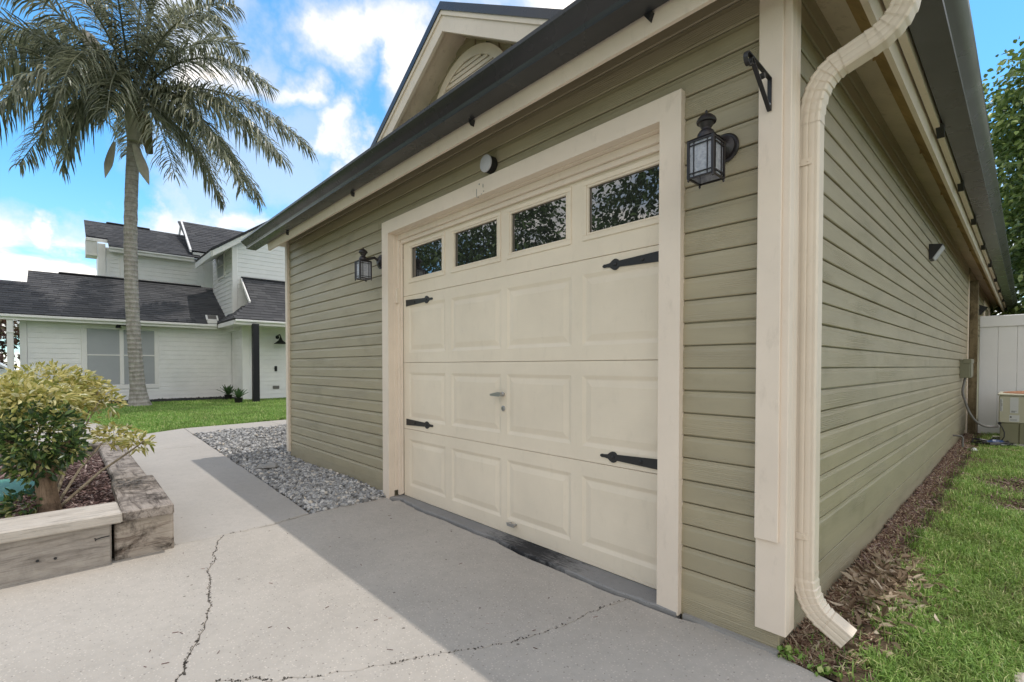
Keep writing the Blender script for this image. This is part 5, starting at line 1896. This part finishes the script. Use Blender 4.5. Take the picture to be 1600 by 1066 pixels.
FR = [  # ctrl, tip
    ((-1.6, 2.2, 0.3), (-4.1, 1.0, 0.3)), ((-1.9, 1.6, 0.9), (-3.9, -0.1, 1.0)), ((-1.8, 1.0, -0.4), (-3.7, -1.3, -0.6)), ((-1.9, 0.75, 0.6), (-3.3, -1.0, 0.8)),
    ((-1.5, 2.9, -0.3), (-3.3, 2.2, -0.5)), ((-0.6, 3.2, 0.2), (-1.6, 3.6, 0.4)), ((0.4, 3.3, -0.2), (0.9, 3.9, -0.3)), ((1.3, 2.9, 0.2), (2.9, 2.4, 0.3)), ((0.9, 3.0, 0.9), (1.8, 2.9, 1.6)), ((1.0, 3.0, -0.9), (2.0, 2.6, -1.8)),
    ((1.9, 1.9, 0.4), (3.9, 0.2, 0.5)), ((2.1, 1.5, -0.5), (4.45, -0.9, -0.6)), ((2.0, 1.0, 0.5), (4.3, -1.7, 0.6)), ((1.8, 0.7, 0.8), (3.5, -2.6, 1.0)), ((1.6, 0.5, -0.5), (2.9, -2.2, -0.8)),
    ((1.0, 0.5, 0.9), (1.9, -2.3, 1.2)), ((0.9, 0.2, -0.8), (1.6, -2.1, -1.2)), ((-0.9, 0.9, 1.5), (-1.2, -1.2, 2.2)), ((0.2, 1.3, 1.7), (0.5, -1.0, 2.6)), ((-0.3, 0.9, 1.4), (-0.5, -1.7, 2.0)),
    ((0.7, 0.9, 1.5), (1.1, -1.5, 2.2)), ((-0.9, 0.6, 0.4), (-1.3, -1.9, 0.7)), ((-1.2, 1.4, -1.6), (-2.4, 0.0, -2.9)), ((1.2, 1.6, -1.7), (2.2, 0.1, -3.0)), ((0.1, 1.2, -1.8), (0.2, -0.4, -3.0)), ((-2.0, 2.0, 1.3), (-3.5, 0.9, 2.2)),
    ((-0.2, 2.9, -0.8), (-0.6, 3.0, -1.9)), ((-2.2, 2.4, -0.2), (-4.3, 1.9, -0.3)),
    ((-1.0, 2.5, 1.2), (-2.0, 1.6, 2.3)), ((0.7, 2.3, 1.4), (1.6, 1.0, 2.5)), ((0.1, 2.4, 1.3), (0.1, 1.2, 2.4)), ((1.7, 2.3, 1.0), (3.3, 1.1, 1.5)), ((-0.5, 0.35, 0.9), (-0.9, -1.4, 1.2)),
]
for i, (c, tp_) in enumerate(FR):
    frond(c, tp_, 200 + i)


def spathe(p, d, L):
    p, d = Vector(p), Vector(d).normalized()
    mb = MB()
    mb.tube([p + d * L * s + Vector((0, 0, -0.12 * s * s)) for s in np.linspace(0, 1, 10)], [L * 0.13 * (sin(pi * min(1, 0.10 + 0.62 * s)) if s < 0.65 else sin(pi * 0.503) * (1 - ((s - 0.65) / 0.35) ** 1.2)) + 0.006 for s in np.linspace(0, 1, 10)], 10)
    ctr = p + d * L * 0.5
    mb.v = [tuple(Vector(v) - CT_ * (Vector(v) - ctr).dot(CT_) * 0.6) for v in mb.v]
    return mb.build('spathe', 'spathe', palm, True)


spathe(HUB + CR * -0.50 + CT_ * 0.3 + Vector((0, 0, 0.9)), -CR * 0.6 + Vector((0, 0, 1.1)), 1.2)
spathe(HUB + CR * -1.15 + CT_ * 0.4 + Vector((0, 0, -0.02)), CR * -0.1 + Vector((0, 0, -1)), 0.62)
spathe(HUB + CR * 0.22 + CT_ * 0.30 + Vector((0, 0, -1.15)), CR * 0.42 + Vector((0, 0, -1)), 1.0)
spathe(HUB + CR * -0.24 + CT_ * 0.35 + Vector((0, 0, -1.1)), CR * -0.32 + Vector((0, 0, -1)), 0.85)
mb = MB()
mb.tube([HUB + CR * 0.15 + CT_ * 0.3 + Vector((0, 0, 0.05)), HUB + CR * 0.75 + CT_ * 0.6 + Vector((0, 0, -0.75)), HUB + CR * 0.85 + CT_ * 0.6 + Vector((0, 0, -1.5))], [0.03, 0.14, 0.08], 8)
mb.build('fruit_stalk', 'red_leaf', palm, True)

# ------------------------------------------------------------------ neighbour's white house
house = thing('white_house', (-17.6, 1.0, -0.05), 'white two-storey house with dark shingle roofs across the lawn', 'house')


def lap_wall(name, quad, parent, expo=0.14, mat='white_siding', top=None):
    """vertical wall from p (bottom start) to q (bottom end), z0..z1, with stepped lap courses.
    top(s) gives the wall's upper edge at distance s, default z1"""
    p, q, z0, z1, out = quad
    p, q, out = np.array(p, float), np.array(q, float), np.array(out, float)
    L = np.linalg.norm(q - p)
    d = (q - p) / L
    V, F = [], []

    def pt(s, z, o_):
        return (p[0] + d[0] * s + out[0] * o_, p[1] + d[1] * s + out[1] * o_, z)
    z = z0
    while z < z1 - 1e-4:
        zt_ = min(z + expo, z1)
        # split into spans where the course lies under the top line
        if top is None:
            spans = [(0, L)]
        else:
            ss = np.linspace(0, L, 81)
            ok = [s for s in ss if top(s) >= zt_ - expo * 0.5]
            spans = [(min(ok), max(ok))] if len(ok) > 1 else []
        for a, b in spans:
            k = len(V)
            zn = max(z + 0.01, zt_ - 0.024)
            V += [pt(a, z, 0.0), pt(b, z, 0.0), pt(a, z, 0.020), pt(b, z, 0.020), pt(a, zn, 0.016), pt(b, zn, 0.016), pt(a, zn, 0.002), pt(b, zn, 0.002), pt(a, zt_, 0.002), pt(b, zt_, 0.002)]
            F += [(k + j, k + j + 1, k + j + 3, k + j + 2) for j in (0, 2, 4, 6)]
        z = zt_
    w = big_mesh('siding_courses', np.array(V), np.array(F), mat, parent, 'stuff', loc=tuple(pt(0, z0, 0)))
    return w


def wbox(name, a, b, mat, parent=None, ch=0.008):
    mb = MB()
    mb.box(a, b, ch=ch)
    return mb.build(name, mat, parent or house)


HX = -17.6
# main wing
wl = wbox('wall', (HX - 0.2, -2.75, -0.06), (HX, 2.25, 2.5), 'white_siding')
lap_wall('x', ((HX, -2.62), (HX, -1.55), 0.0, 2.3, (1, 0)), wl)
lap_wall('x', ((HX, -1.55), (HX, 0.22), 0.0, 0.36, (1, 0)), wl)
lap_wall('x', ((HX, 0.22), (HX, 2.22), 0.0, 2.3, (1, 0)), wl)
wbox('corner_trim', (HX - 0.1, -2.77, -0.05), (HX + 0.03, -2.63, 2.35), 'white_trim')
# window with two lights
WZ0, WZ1 = 0.50, 2.12
wf = wbox('window_frame', (HX, -1.55, WZ0 - 0.13), (HX + 0.035, 0.24, WZ0), 'white_trim')
wbox('frame_rail', (HX, -1.55, WZ1), (HX + 0.0352, 0.24, WZ1 + 0.12), 'white_trim', wf)
for y0, y1 in ((-1.55, -1.42), (-0.70, -0.60), (0.13, 0.24)):
    wbox('frame_stile', (HX, y0, WZ0 + 0.0005), (HX + 0.034, y1, WZ1 - 0.0005), 'white_trim', wf)
for y0, y1 in ((-1.4195, -0.7005), (-0.5995, 0.1295)):
    wbox('sash_rail', (HX + 0.002, y0, 1.35), (HX + 0.026, y1, 1.385), 'white_trim', wf, 0.003)
    wbox('pane', (HX + 0.001, y0, WZ0 + 0.001), (HX + 0.010, y1, 1.349), 'window_screen', wf, 0.001)
    wbox('pane', (HX + 0.001, y0, 1.386), (HX + 0.012, y1, WZ1 - 0.001), 'window_screen', wf, 0.001)
# eave, fascia and soffit of main wing
EX, EZ = -17.1, 2.36
wbox('fascia', (EX - 0.03, -3.25, EZ - 0.125), (EX, 1.72, EZ), 'white_trim')
wbox('gutter', (EX + 0.001, -3.25, EZ - 0.055), (EX + 0.07, 1.72, EZ + 0.02), 'white_trim', None, 0.015)
wbox('soffit', (HX - 0.02, -3.25, EZ - 0.06), (EX - 0.031, 1.75, EZ - 0.045), 'white_trim')
wbox('porch_post', (-17.25, -2.98, -0.05), (-17.13, -2.86, EZ - 0.06), 'white_trim')
wbox('porch_post_cap', (-17.275, -3.005, 1.90), (-17.105, -2.835, 1.94), 'white_trim')
sl = 0.575
RDX = 2.62
RZ_ = EZ + 0.03 + sl * RDX
v_ = (-RDX, 0, sl * RDX)
ln = math.hypot(RDX, sl * RDX)
roof_part('roof', house, [(EX + 0.06, -3.28, EZ + 0.03), (EX + 0.06, 2.4, EZ + 0.03), (EX + 0.06 - RDX, 2.4, RZ_), (EX + 0.06 - RDX, -2.66, RZ_), (EX + 0.06 - RDX * 0.70, -2.66, EZ + 0.03 + sl * RDX * 0.70), (EX + 0.06 - RDX * 0.70, -3.28, EZ + 0.03 + sl * RDX * 0.70)], 0.04, 'black_paint',
          [((EX + 0.06, -3.28, EZ + 0.035), (0, 1, 0), v_, 5.7, ln, lambda s: (0.0 if s < ln * 0.70 - 0.1 else 0.62, 5.7))], 11)
wbox('ridge_vent', (EX + 0.06 - RDX - 0.10, -2.0, RZ_ - 0.01), (EX + 0.06 - RDX + 0.09, 1.75, RZ_ + 0.045), 'black_paint', None, 0.02)
# upper block behind the ridge
UX = -20.0
wl = wbox('wall', (UX - 2.4, -1.0, 3.2), (UX, 1.9, 4.95), 'white_siding')
lap_wall('x', ((UX, -0.75), (UX, 1.7), 3.75, 4.85, (1, 0)), wl)
wbox('corner_trim', (UX - 0.1, -1.05, 3.4), (UX + 0.04, -0.86, 5.05), 'white_trim')
wbox('corner_trim', (UX + 0.001, -0.50, 3.6), (UX + 0.05, -0.28, 4.86), 'white_trim')
UE, UEZ = -19.62, 4.90
wbox('fascia', (UE - 0.03, -0.80, UEZ - 0.14), (UE, 1.55, UEZ), 'white_trim')
wbox('gutter', (UE + 0.001, -0.80, UEZ - 0.05), (UE + 0.06, 1.55, UEZ + 0.02), 'white_trim', None, 0.015)
wbox('soffit', (UX, -0.80, UEZ - 0.07), (UE - 0.031, 1.55, UEZ - 0.055), 'white_trim')
us = 0.575
n0 = 0.50
roof_part('roof', house, [(UE + 0.06, -0.80, UEZ + 0.02), (UE + 0.06, 1.75, UEZ + 0.02), (UE - 2.0, 1.75, UEZ + 0.02 + us * 2.06), (UE - 2.0, -1.34, UEZ + 0.02 + us * 2.06), (UE - n0, -1.34, UEZ + 0.02 + us * (n0 + 0.06)), (UE - n0, -0.80, UEZ + 0.02 + us * (n0 + 0.06))], 0.04, 'black_paint',
          [((UE + 0.06, -1.34, UEZ + 0.025), (0, 1, 0), (-2.06, 0, us * 2.06), 3.09, 2.37, lambda s: (0.54 if s < 0.62 else 0.0, 3.09))], 13)
wbox('ridge_vent', (UE - 2.09, -0.75, UEZ + 0.01 + us * 2.06), (UE - 1.92, 0.5, UEZ + 0.07 + us * 2.06), 'black_paint', None, 0.02)
wbox('fascia', (UE - n0 - 0.02, -1.34, 5.12), (UE - n0 + 0.02, -0.2, 5.22), 'white_trim')
wbox('end_soffit', (UE - 1.2, -1.345, 4.66), (UE - n0 - 0.021, -1.05, 5.205), 'white_trim')
# cross block with its ridge along the street
CX, CZ = -19.7, 5.16
wbox('wall', (CX - 1.9, 1.90, 3.2), (CX - 0.32, 6.0, 5.08), 'white_siding')
wbox('fascia', (CX, 1.52, CZ - 0.13), (CX + 0.03, 2.2, CZ), 'white_trim')
cs = 0.80
roof_part('roof', house, [(CX + 0.06, 1.48, CZ + 0.0), (CX + 0.06, 6.0, CZ + 0.0), (CX - 1.70, 6.0, CZ + cs * 1.76), (CX - 1.70, 1.34, CZ + cs * 1.76)], 0.05, 'black_paint',
          [((CX + 0.06, 1.48, CZ + 0.005), (0, 1, 0), (-1.76, 0, cs * 1.76), 4.7, 2.25, None)], 17)
mb = MB()
mb.prism([(CX + 0.07, CZ - 0.06), (CX + 0.07, CZ + 0.03), (CX - 1.70, CZ + cs * 1.76 + 0.04), (CX - 1.70, CZ + cs * 1.76 - 0.08)], 1, 1.42, 1.48)
mb.build('bargeboard', 'white_trim', house)
mb = MB()
mb.prism([(CX - 3.4, CZ - 0.06), (CX - 3.4, CZ + 0.03), (CX - 1.70, CZ + cs * 1.76 + 0.04), (CX - 1.70, CZ + cs * 1.76 - 0.08)], 1, 1.421, 1.48)
mb.build('bargeboard', 'white_trim', house)
mb = MB()
mb.prism([(CX - 3.3, CZ), (CX - 1.70, CZ + cs * 1.66), (CX - 0.02, CZ)], 1, 1.90, 1.94)
mb.build('gable_wall', 'white_siding', house)
# front gable block
GX = -16.6
GL, GR = 2.08, 5.9
gp = (GL + GR) / 2
wl = wbox('wall', (-19.4, GL, 2.2), (GX, GR, 4.9), 'white_siding')
sg = 0.72


def gtop(s):
    y = GL + s
    return 4.92 + sg * (min(y, 2 * gp - y) - GL)


lap_wall('x', ((GX, GL), (GX, GR), 2.55, 4.92 + sg * (gp - GL), (1, 0)), wl, top=gtop)
lap_wall('x', ((-19.3, GL), (GX, GL), 2.55, 4.86, (0, -1)), wl)
mb = MB()
mb.prism([(GL, 4.9), (gp, 4.9 + sg * (gp - GL)), (GR, 4.9)], 0, GX - 0.05, GX - 0.001)
mb.build('gable_wall', 'white_siding', house)
wbox('corner_trim', (GX - 0.10, GL - 0.03, 2.4), (GX + 0.035, GL + 0.12, 4.98), 'white_trim')
ge = 1.45
gz = 4.92 - sg * (GL - ge)
mb = MB()
mb.prism([(ge, gz + 0.10), (gp, gz + 0.10 + sg * (gp - ge)), (gp, gz - 0.08 + sg * (gp - ge)), (ge, gz - 0.08)], 0, GX + 0.30, GX + 0.34)
mb.prism([(2 * gp - ge, gz + 0.10), (gp, gz + 0.10 + sg * (gp - ge)), (gp, gz - 0.08 + sg * (gp - ge)), (2 * gp - ge, gz - 0.08)], 0, GX + 0.3001, GX + 0.3401)
mb.build('bargeboard', 'white_trim', house)
roof_part('roof', house, [(GX + 0.38, ge - 0.03, gz + 0.17), (-18.7, ge - 0.03, gz + 0.17), (-20.3, gp, gz + 0.17 + sg * (gp - ge)), (GX + 0.38, gp, gz + 0.17 + sg * (gp - ge))], 0.07, 'black_paint', [])
roof_part('roof', house, [(GX + 0.38, 2 * gp - ge, gz + 0.17), (GX + 0.38, gp, gz + 0.17 + sg * (gp - ge)), (-20.3, gp, gz + 0.17 + sg * (gp - ge)), (-18.7, 2 * gp - ge, gz + 0.17)], 0.07, 'black_paint', [])
mb = MB()
mb.add([(GX + 0.30, ge, gz - 0.07), (-18.7, ge, gz - 0.07), (-18.7, GL, 4.83), (GX + 0.30, GL, 4.83)], [(0, 1, 2, 3)])
mb.add([(GX + 0.30, ge, gz - 0.055), (-18.7, ge, gz - 0.055), (-18.7, GL, 4.845), (GX + 0.30, GL, 4.845)], [(0, 1, 2, 3)])
mb.build('soffit', 'white_trim', house, fix=False)
wbox('fascia', (-18.75, ge - 0.03, gz - 0.09), (GX + 0.30, ge, gz + 0.10), 'white_trim')
# window in the gable block's side wall
wf = wbox('window_frame', (-18.62, GL - 0.05, 4.00), (-17.52, GL - 0.001, 4.08), 'white_trim')
wbox('frame_rail', (-18.62, GL - 0.0502, 4.80), (-17.52, GL - 0.0012, 4.88), 'white_trim', wf)
wbox('frame_stile', (-18.62, GL - 0.05, 4.081), (-18.52, GL - 0.001, 4.799), 'white_trim', wf)
wbox('frame_stile', (-17.62, GL - 0.05, 4.081), (-17.52, GL - 0.001, 4.799), 'white_trim', wf)
wbox('pane', (-18.519, GL - 0.035, 4.081), (-17.621, GL - 0.02, 4.799), 'window_screen', wf, 0.002)
wbox('sash_rail', (-18.519, GL - 0.045, 4.42), (-17.621, GL - 0.0355, 4.46), 'white_trim', wf, 0.003)
# lower right wing: entry with a lean-to roof
LX = -16.25
wl = wbox('wall', (-17.7, 2.26, -0.06), (LX, 6.5, 2.6), 'white_siding')
lap_wall('x', ((LX, 2.5), (LX, 6.4), 0.0, 2.4, (1, 0)), wl)
lap_wall('x', ((HX, 2.26), (LX, 2.26), 0.0, 2.4, (0, -1)), wl)
wbox('corner_trim', (LX - 0.12, 2.23, -0.05), (LX + 0.03, 2.44, 2.4), 'white_trim')
PX, PZ = -15.0, 2.39
wbox('fascia', (PX - 0.03, 1.76, PZ - 0.13), (PX, 6.5, PZ), 'white_trim')
wbox('gutter', (PX + 0.001, 1.74, PZ - 0.05), (PX + 0.07, 6.5, PZ + 0.02), 'white_trim', None, 0.015)
wbox('fascia', (EX + 0.07, 1.73, PZ - 0.13), (PX - 0.031, 1.76, PZ), 'white_trim')
wbox('soffit', (HX, 1.761, PZ - 0.09), (PX - 0.031, 6.5, PZ - 0.075), 'white_trim')
ls = 0.90
LZ = PZ + 0.03 + ls * 1.6
roof_part('roof', house, [(PX + 0.06, 1.72, PZ + 0.03), (PX + 0.06, 6.5, PZ + 0.03), (GX, 6.5, LZ), (GX, 2.32, LZ), (PX - 0.62, 2.36, PZ + 0.03 + ls * 0.62)], 0.04, 'black_paint',
          [((PX + 0.06, 1.72, PZ + 0.035), (0, 1, 0), (-1.66, 0, ls * 1.6), 4.8, 2.28, lambda s: (min(0.64, s * 0.70), 4.78))], 19)
roof_part('roof', house, [(PX + 0.06, 1.72, PZ + 0.03), (PX - 0.62, 2.36, PZ + 0.03 + ls * 0.62), (GX, 2.32, PZ + 0.03 + ls * 0.62), (GX - 0.6, 1.72, PZ + 0.03)], 0.03, 'black_paint',
          [((GX - 0.6, 1.72, PZ + 0.035), (1, 0, 0), (0, 0.62, ls * 0.60), 2.2, 0.84, lambda s: (0.0, 2.18 - s * 0.8))], 21)
mb = MB()
mb.prism([(PX - 0.58, PZ + ls * 0.62 - 0.03), (PX - 0.58, PZ + ls * 0.62 + 0.09), (GX, LZ + 0.05), (GX, LZ - 0.07)], 1, 2.28, 2.32)
mb.build('bargeboard', 'white_trim', house)
wbox('flashing', (GX + 0.001, 2.30, LZ + 0.0), (GX + 0.05, 5.9, LZ + 0.06), 'black_paint')
wbox('porch_column', (-15.05, 2.19, -0.06), (-14.88, 2.36, PZ - 0.09), 'black_paint')
wbox('porch_slab', (LX, 2.0, -0.10), (-14.75, 6.5, -0.035), 'walk_concrete')
# fixtures on the house
t_ = thing('barn_light', (LX, 3.28, 1.88), 'black gooseneck barn light on the white entry wall', 'wall light')
mb = MB()
mb.lathe([(0.02, 0.22), (0.05, 0.14), (0.07, 0.10), (0.20, 0.0), (0.195, -0.01)], (LX + 0.28, 3.30, 1.78), 2, 18)
mb.tube([(LX, 3.28, 2.0), (LX + 0.10, 3.28, 2.06), (LX + 0.22, 3.29, 2.08), (LX + 0.28, 3.30, 2.0)], 0.018, 8)
mb.lathe([(0.06, 0.0), (0.06, 0.02)], (LX, 3.28, 2.0), 0, 12)
mb.build('shade', 'black_paint', t_, True)
tag(wbox('door_plate', (LX + 0.021, 3.18, 0.88), (LX + 0.045, 3.26, 1.05), 'black_paint', None), None, None)
wbox('wall_vent', (LX + 0.021, 3.12, 0.30), (LX + 0.045, 3.32, 0.40), 'conduit_grey')
t_ = thing('eave_floodlight', (EX - 0.1, -0.62, 2.2), 'small black twin floodlight under the main eave above the window', 'floodlight')
mb = MB()
mb.lathe([(0.05, 0.0), (0.05, -0.03)], (HX + 0.25, -0.62, 2.29), 2, 12)
for s in (-1, 1):
    mb.lathe([(0.03, 0.0), (0.06, -0.05 * 1), (0.065, -0.10)], (HX + 0.30, -0.62 + s * 0.12, 2.25), 2, 12)
    mb.tube([(HX + 0.25, -0.62, 2.25), (HX + 0.30, -0.62 + s * 0.12, 2.22)], 0.015, 6)
mb.build('lamp_heads', 'black_paint', t_, True)
t_ = thing('solar_light', (EX + 0.05, 1.58, 2.40), 'white solar panel light on the gutter in the roof valley', 'solar light')
mb = MB()
mb.prism([(EX - 0.12, 2.66), (EX + 0.02, 2.50), (EX + 0.04, 2.52), (EX - 0.10, 2.68)], 1, 1.42, 1.76)
mb.build('panel_frame', 'white_trim', t_)
mb = MB()
mb.prism([(EX - 0.095, 2.672), (EX + 0.015, 2.546), (EX + 0.020, 2.551), (EX - 0.090, 2.677)], 1, 1.47, 1.71)
mb.build('solar_panel', 'conduit_grey', t_)
mb = MB()
mb.box((EX - 0.06, 1.45, 2.36), (EX + 0.06, 1.72, 2.50), ch=0.01)
mb.build('bracket', 'white_trim', t_)
# planting bed along the wall
mb = MB()
mb.box((HX, -2.7, -0.06), (-16.95, 2.2, 0.0))
structure(mb.build('mulch_bed', 'bed_edging'))
mb = MB()
mb.box((-16.95, -2.7, -0.06), (-16.90, 2.2, 0.035), ch=0.008)
structure(mb.build('bed_edging', 'bed_edging'))
n = 2500
P = np.stack([RNG.uniform(-17.55, -16.97, n), RNG.uniform(-2.6, 2.15, n), RNG.uniform(0.0, 0.03, n)], 1)
V, F = bits(P, 0.09, 0.03, 0.012, 73, 0.3)
tag(big_mesh('bed_mulch', V, F, 'pot_black', loc=(-17.2, 0, 0)), 'black mulch in the bed along the white house wall', 'mulch', kind='stuff')


def agave(c, r, label, seed):
    q = random.Random(seed)
    a_ = thing('potted_agave', c, label, 'potted plant', 'potted agaves at the white house')
    mb = MB()
    mb.lathe([(0.085, 0.0), (0.11, 0.16), (0.12, 0.17), (0.11, 0.18), (0.10, 0.15)], c, 2, 14)
    mb.build('pot', 'pot_black', a_, True)
    for i in range(17):
        a = i * 2.4
        el = radians(20 + 62 * (i / 17) ** 0.9)
        L = r * q.uniform(0.8, 1.1)
        d = Vector((cos(a) * cos(el), sin(a) * cos(el), sin(el)))
        s = d.cross(Vector((0, 0, 1))).normalized()
        u_ = s.cross(d)
        p0 = Vector(c) + Vector((0, 0, 0.17))
        mb = MB()
        w = 0.045
        pts = []
        for tt, ww in ((0, 0.5), (0.3, 1.0), (0.65, 0.85), (1.0, 0.05)):
            m0 = p0 + d * L * tt + Vector((0, 0, 0.10 * L * (tt - tt * tt) * 2))
            pts += [m0 - s * w * ww, m0 - u_ * 0.012, m0 + s * w * ww]
        fs = []
        for k in range(3):
            for j in range(2):
                fs.append((k * 3 + j, k * 3 + j + 1, k * 3 + j + 4, k * 3 + j + 3))
        mb.add(pts, fs)
        mb.build('leaf', 'agave_leaf', a_, fix=False)


agave((-16.72, 1.93, -0.04), 0.36, 'potted agave on the mulch bed edge, farther from the black column', 5)
agave((-14.85, 1.78, -0.05), 0.32, 'potted agave standing on the lawn right beside black column', 8)

# ------------------------------------------------------------------ trees
def branchy(base, h, r0, spread, seed, n_br=7):
    q = random.Random(seed)
    mb = MB()
    top = Vector(base) + Vector((q.uniform(-.3, .3), q.uniform(-.3, .3), h))
    pts = [Vector(base) + (top - Vector(base)) * s + Vector((0.12 * sin(s * 5 + seed), 0.12 * cos(s * 4), 0)) for s in np.linspace(0, 1, 8)]
    mb.tube(pts, [r0 * (1.25 - 0.9 * s) for s in np.linspace(0, 1, 8)], 10)
    tips = []
    for i in range(n_br):
        s0 = pts[2 + i % 5]
        a = i * 2.4 + q.uniform(-.3, .3)
        e = s0 + Vector((cos(a) * spread * q.uniform(0.6, 1), sin(a) * spread * q.uniform(0.6, 1), h * q.uniform(0.25, 0.6)))
        md = (s0 + e) / 2 + Vector((0, 0, -0.1 * spread))
        mb.tube([s0, md, e], [r0 * 0.45, r0 * 0.28, r0 * 0.08], 7)
        tips.append(e)
    return mb, tips


def tree(name, base, h, r0, blobs, n_leaf, leafL, leafW, mat, label, seed, spread=2.2, cat='tree', n_br=9):
    t_ = thing(name, base, label, cat)
    mb, tips = branchy(base, h, r0, spread, seed, n_br)
    mb.build('trunk', 'bark', t_, True)
    q = np.random.default_rng(seed)
    Vs, Fs, off = [], [], 0
    tot = sum(b[1][0] * b[1][1] * b[1][2] for b in blobs) ** (1)
    for i, (c, r) in enumerate(blobs):
        share = (r[0] * r[1] * r[2]) / tot
        n = int(n_leaf * share)
        # clumps inside the blob
        kc = max(6, n // 70)
        cd = q.normal(0, 1, (kc, 3))
        cd /= np.linalg.norm(cd, axis=1)[:, None]
        cc_ = np.array(c) + cd * np.array(r) * (0.45 + 0.55 * q.uniform(0, 1, kc) ** 0.5)[:, None]
        idx = q.integers(0, kc, n)
        sp = 0.20 * np.mean(r)
        P = cc_[idx] + q.normal(0, 1, (n, 3)) * sp * np.array([1, 1, 0.6])
        D = cd[idx] * 0.7 + q.normal(0, 0.5, (n, 3)) + np.array([0, 0, -0.1])
        V, F = leaf_cards(P, D, leafL, leafW, seed * 10 + i, 0.3, 0.5)
        Vs.append(V)
        Fs.append(F + off)
        off += len(V)
    big_mesh('crown', np.concatenate(Vs), np.concatenate(Fs), mat, t_, loc=(base[0], base[1], base[2] + h))
    return t_


tree('broadleaf_tree', (2.9, 15.5, 0.0), 5.5, 0.22,
     [((1.5, 15.0, 6.6), (1.7, 1.7, 2.0)), ((3.2, 15.5, 7.6), (2.2, 2.0, 2.0)), ((1.6, 15.2, 4.3), (1.6, 1.7, 1.6)), ((3.0, 15.0, 5.0), (2.4, 2.0, 2.0)), ((4.8, 15.5, 6.0), (2.0, 2.0, 2.4)), ((2.0, 15.0, 2.4), (2.0, 1.6, 1.2))],
     120000, 0.15, 0.08, 'tree_leaf', 'tall bright green leafy tree behind the white vinyl fence', 3, 2.4)
# oaks across the street, seen mirrored in the door glass
for i, (bx, by, hh, lab) in enumerate(((-8.5, -13.5, 5.0, 'broad oak across the street mirrored in the right door panes'), (-15.5, -12.5, 5.5, 'broad oak across the street mirrored in the middle door panes'), (-23.0, -13.0, 5.0, 'broad oak across the street mirrored in the leftmost door pane'), (-1.5, -15.5, 5.0, 'broad oak across the street opposite the side yard'))):
    tree('oak_tree', (bx, by, -0.15), hh, 0.32,
         [((bx, by, 6.5), (2.8, 2.6, 2.3)), ((bx + 2.0, by + 0.5, 5.4), (2.1, 2.0, 1.8)), ((bx - 2.0, by - 0.4, 5.6), (2.1, 2.0, 1.9)), ((bx + 0.3, by + 0.6, 8.2), (2.1, 2.0, 1.6)), ((bx - 0.6, by + 1.0, 4.2), (2.4, 1.8, 1.1))],
         8500, 0.22, 0.12, 'oak_leaf', lab, 40 + i, 2.6)
# far left glimpse beyond the porch
tree('copper_shrub', (-26.0, -4.6, -0.15), 1.6, 0.10, [((-26.0, -4.6, 2.3), (1.3, 1.3, 1.2)), ((-26.2, -5.8, 1.8), (1.4, 1.3, 1.2)), ((-26.4, -3.6, 1.7), (1.1, 1.1, 1.1))], 4500, 0.20, 0.10, 'red_leaf', 'coppery leafy shrub seen past the porch post', 61, 0.8, 'shrub', 6)
car = thing('parked_car', (-23.2, -4.4, -0.10), 'pale car parked beyond the porch, mostly hidden by shrubs', 'car')
mb = MB()
prof = [(-6.4, 0.28), (-2.2, 0.28), (-2.1, 0.62), (-2.35, 0.82), (-3.2, 0.92), (-3.8, 1.36), (-5.3, 1.40), (-6.1, 0.98), (-6.45, 0.90)]
mb.prism(prof, 0, -24.0, -22.35)
mb.build('body', 'car_white', car)
mb = MB()
mb.prism([(-3.35, 0.96), (-3.85, 1.30), (-4.5, 1.33), (-4.5, 0.96)], 0, -22.352, -22.34)
mb.prism([(-4.58, 0.96), (-4.58, 1.33), (-5.25, 1.33), (-5.85, 0.98)], 0, -22.352, -22.34)
mb.build('side_window', 'car_glass', car)
for y in (-3.1, -5.6):
    mb = MB()
    mb.lathe([(0.20, -0.1), (0.32, -0.09), (0.33, 0.0), (0.32, 0.10), (0.2, 0.11)], (-22.45, y, 0.30), 0, 18)
    mb.build('wheel', 'tyre', car, True)

print('objects', len(bpy.data.objects), 'tris', sum(len(o.data.polygons) for o in bpy.data.objects if o.type == 'MESH'))
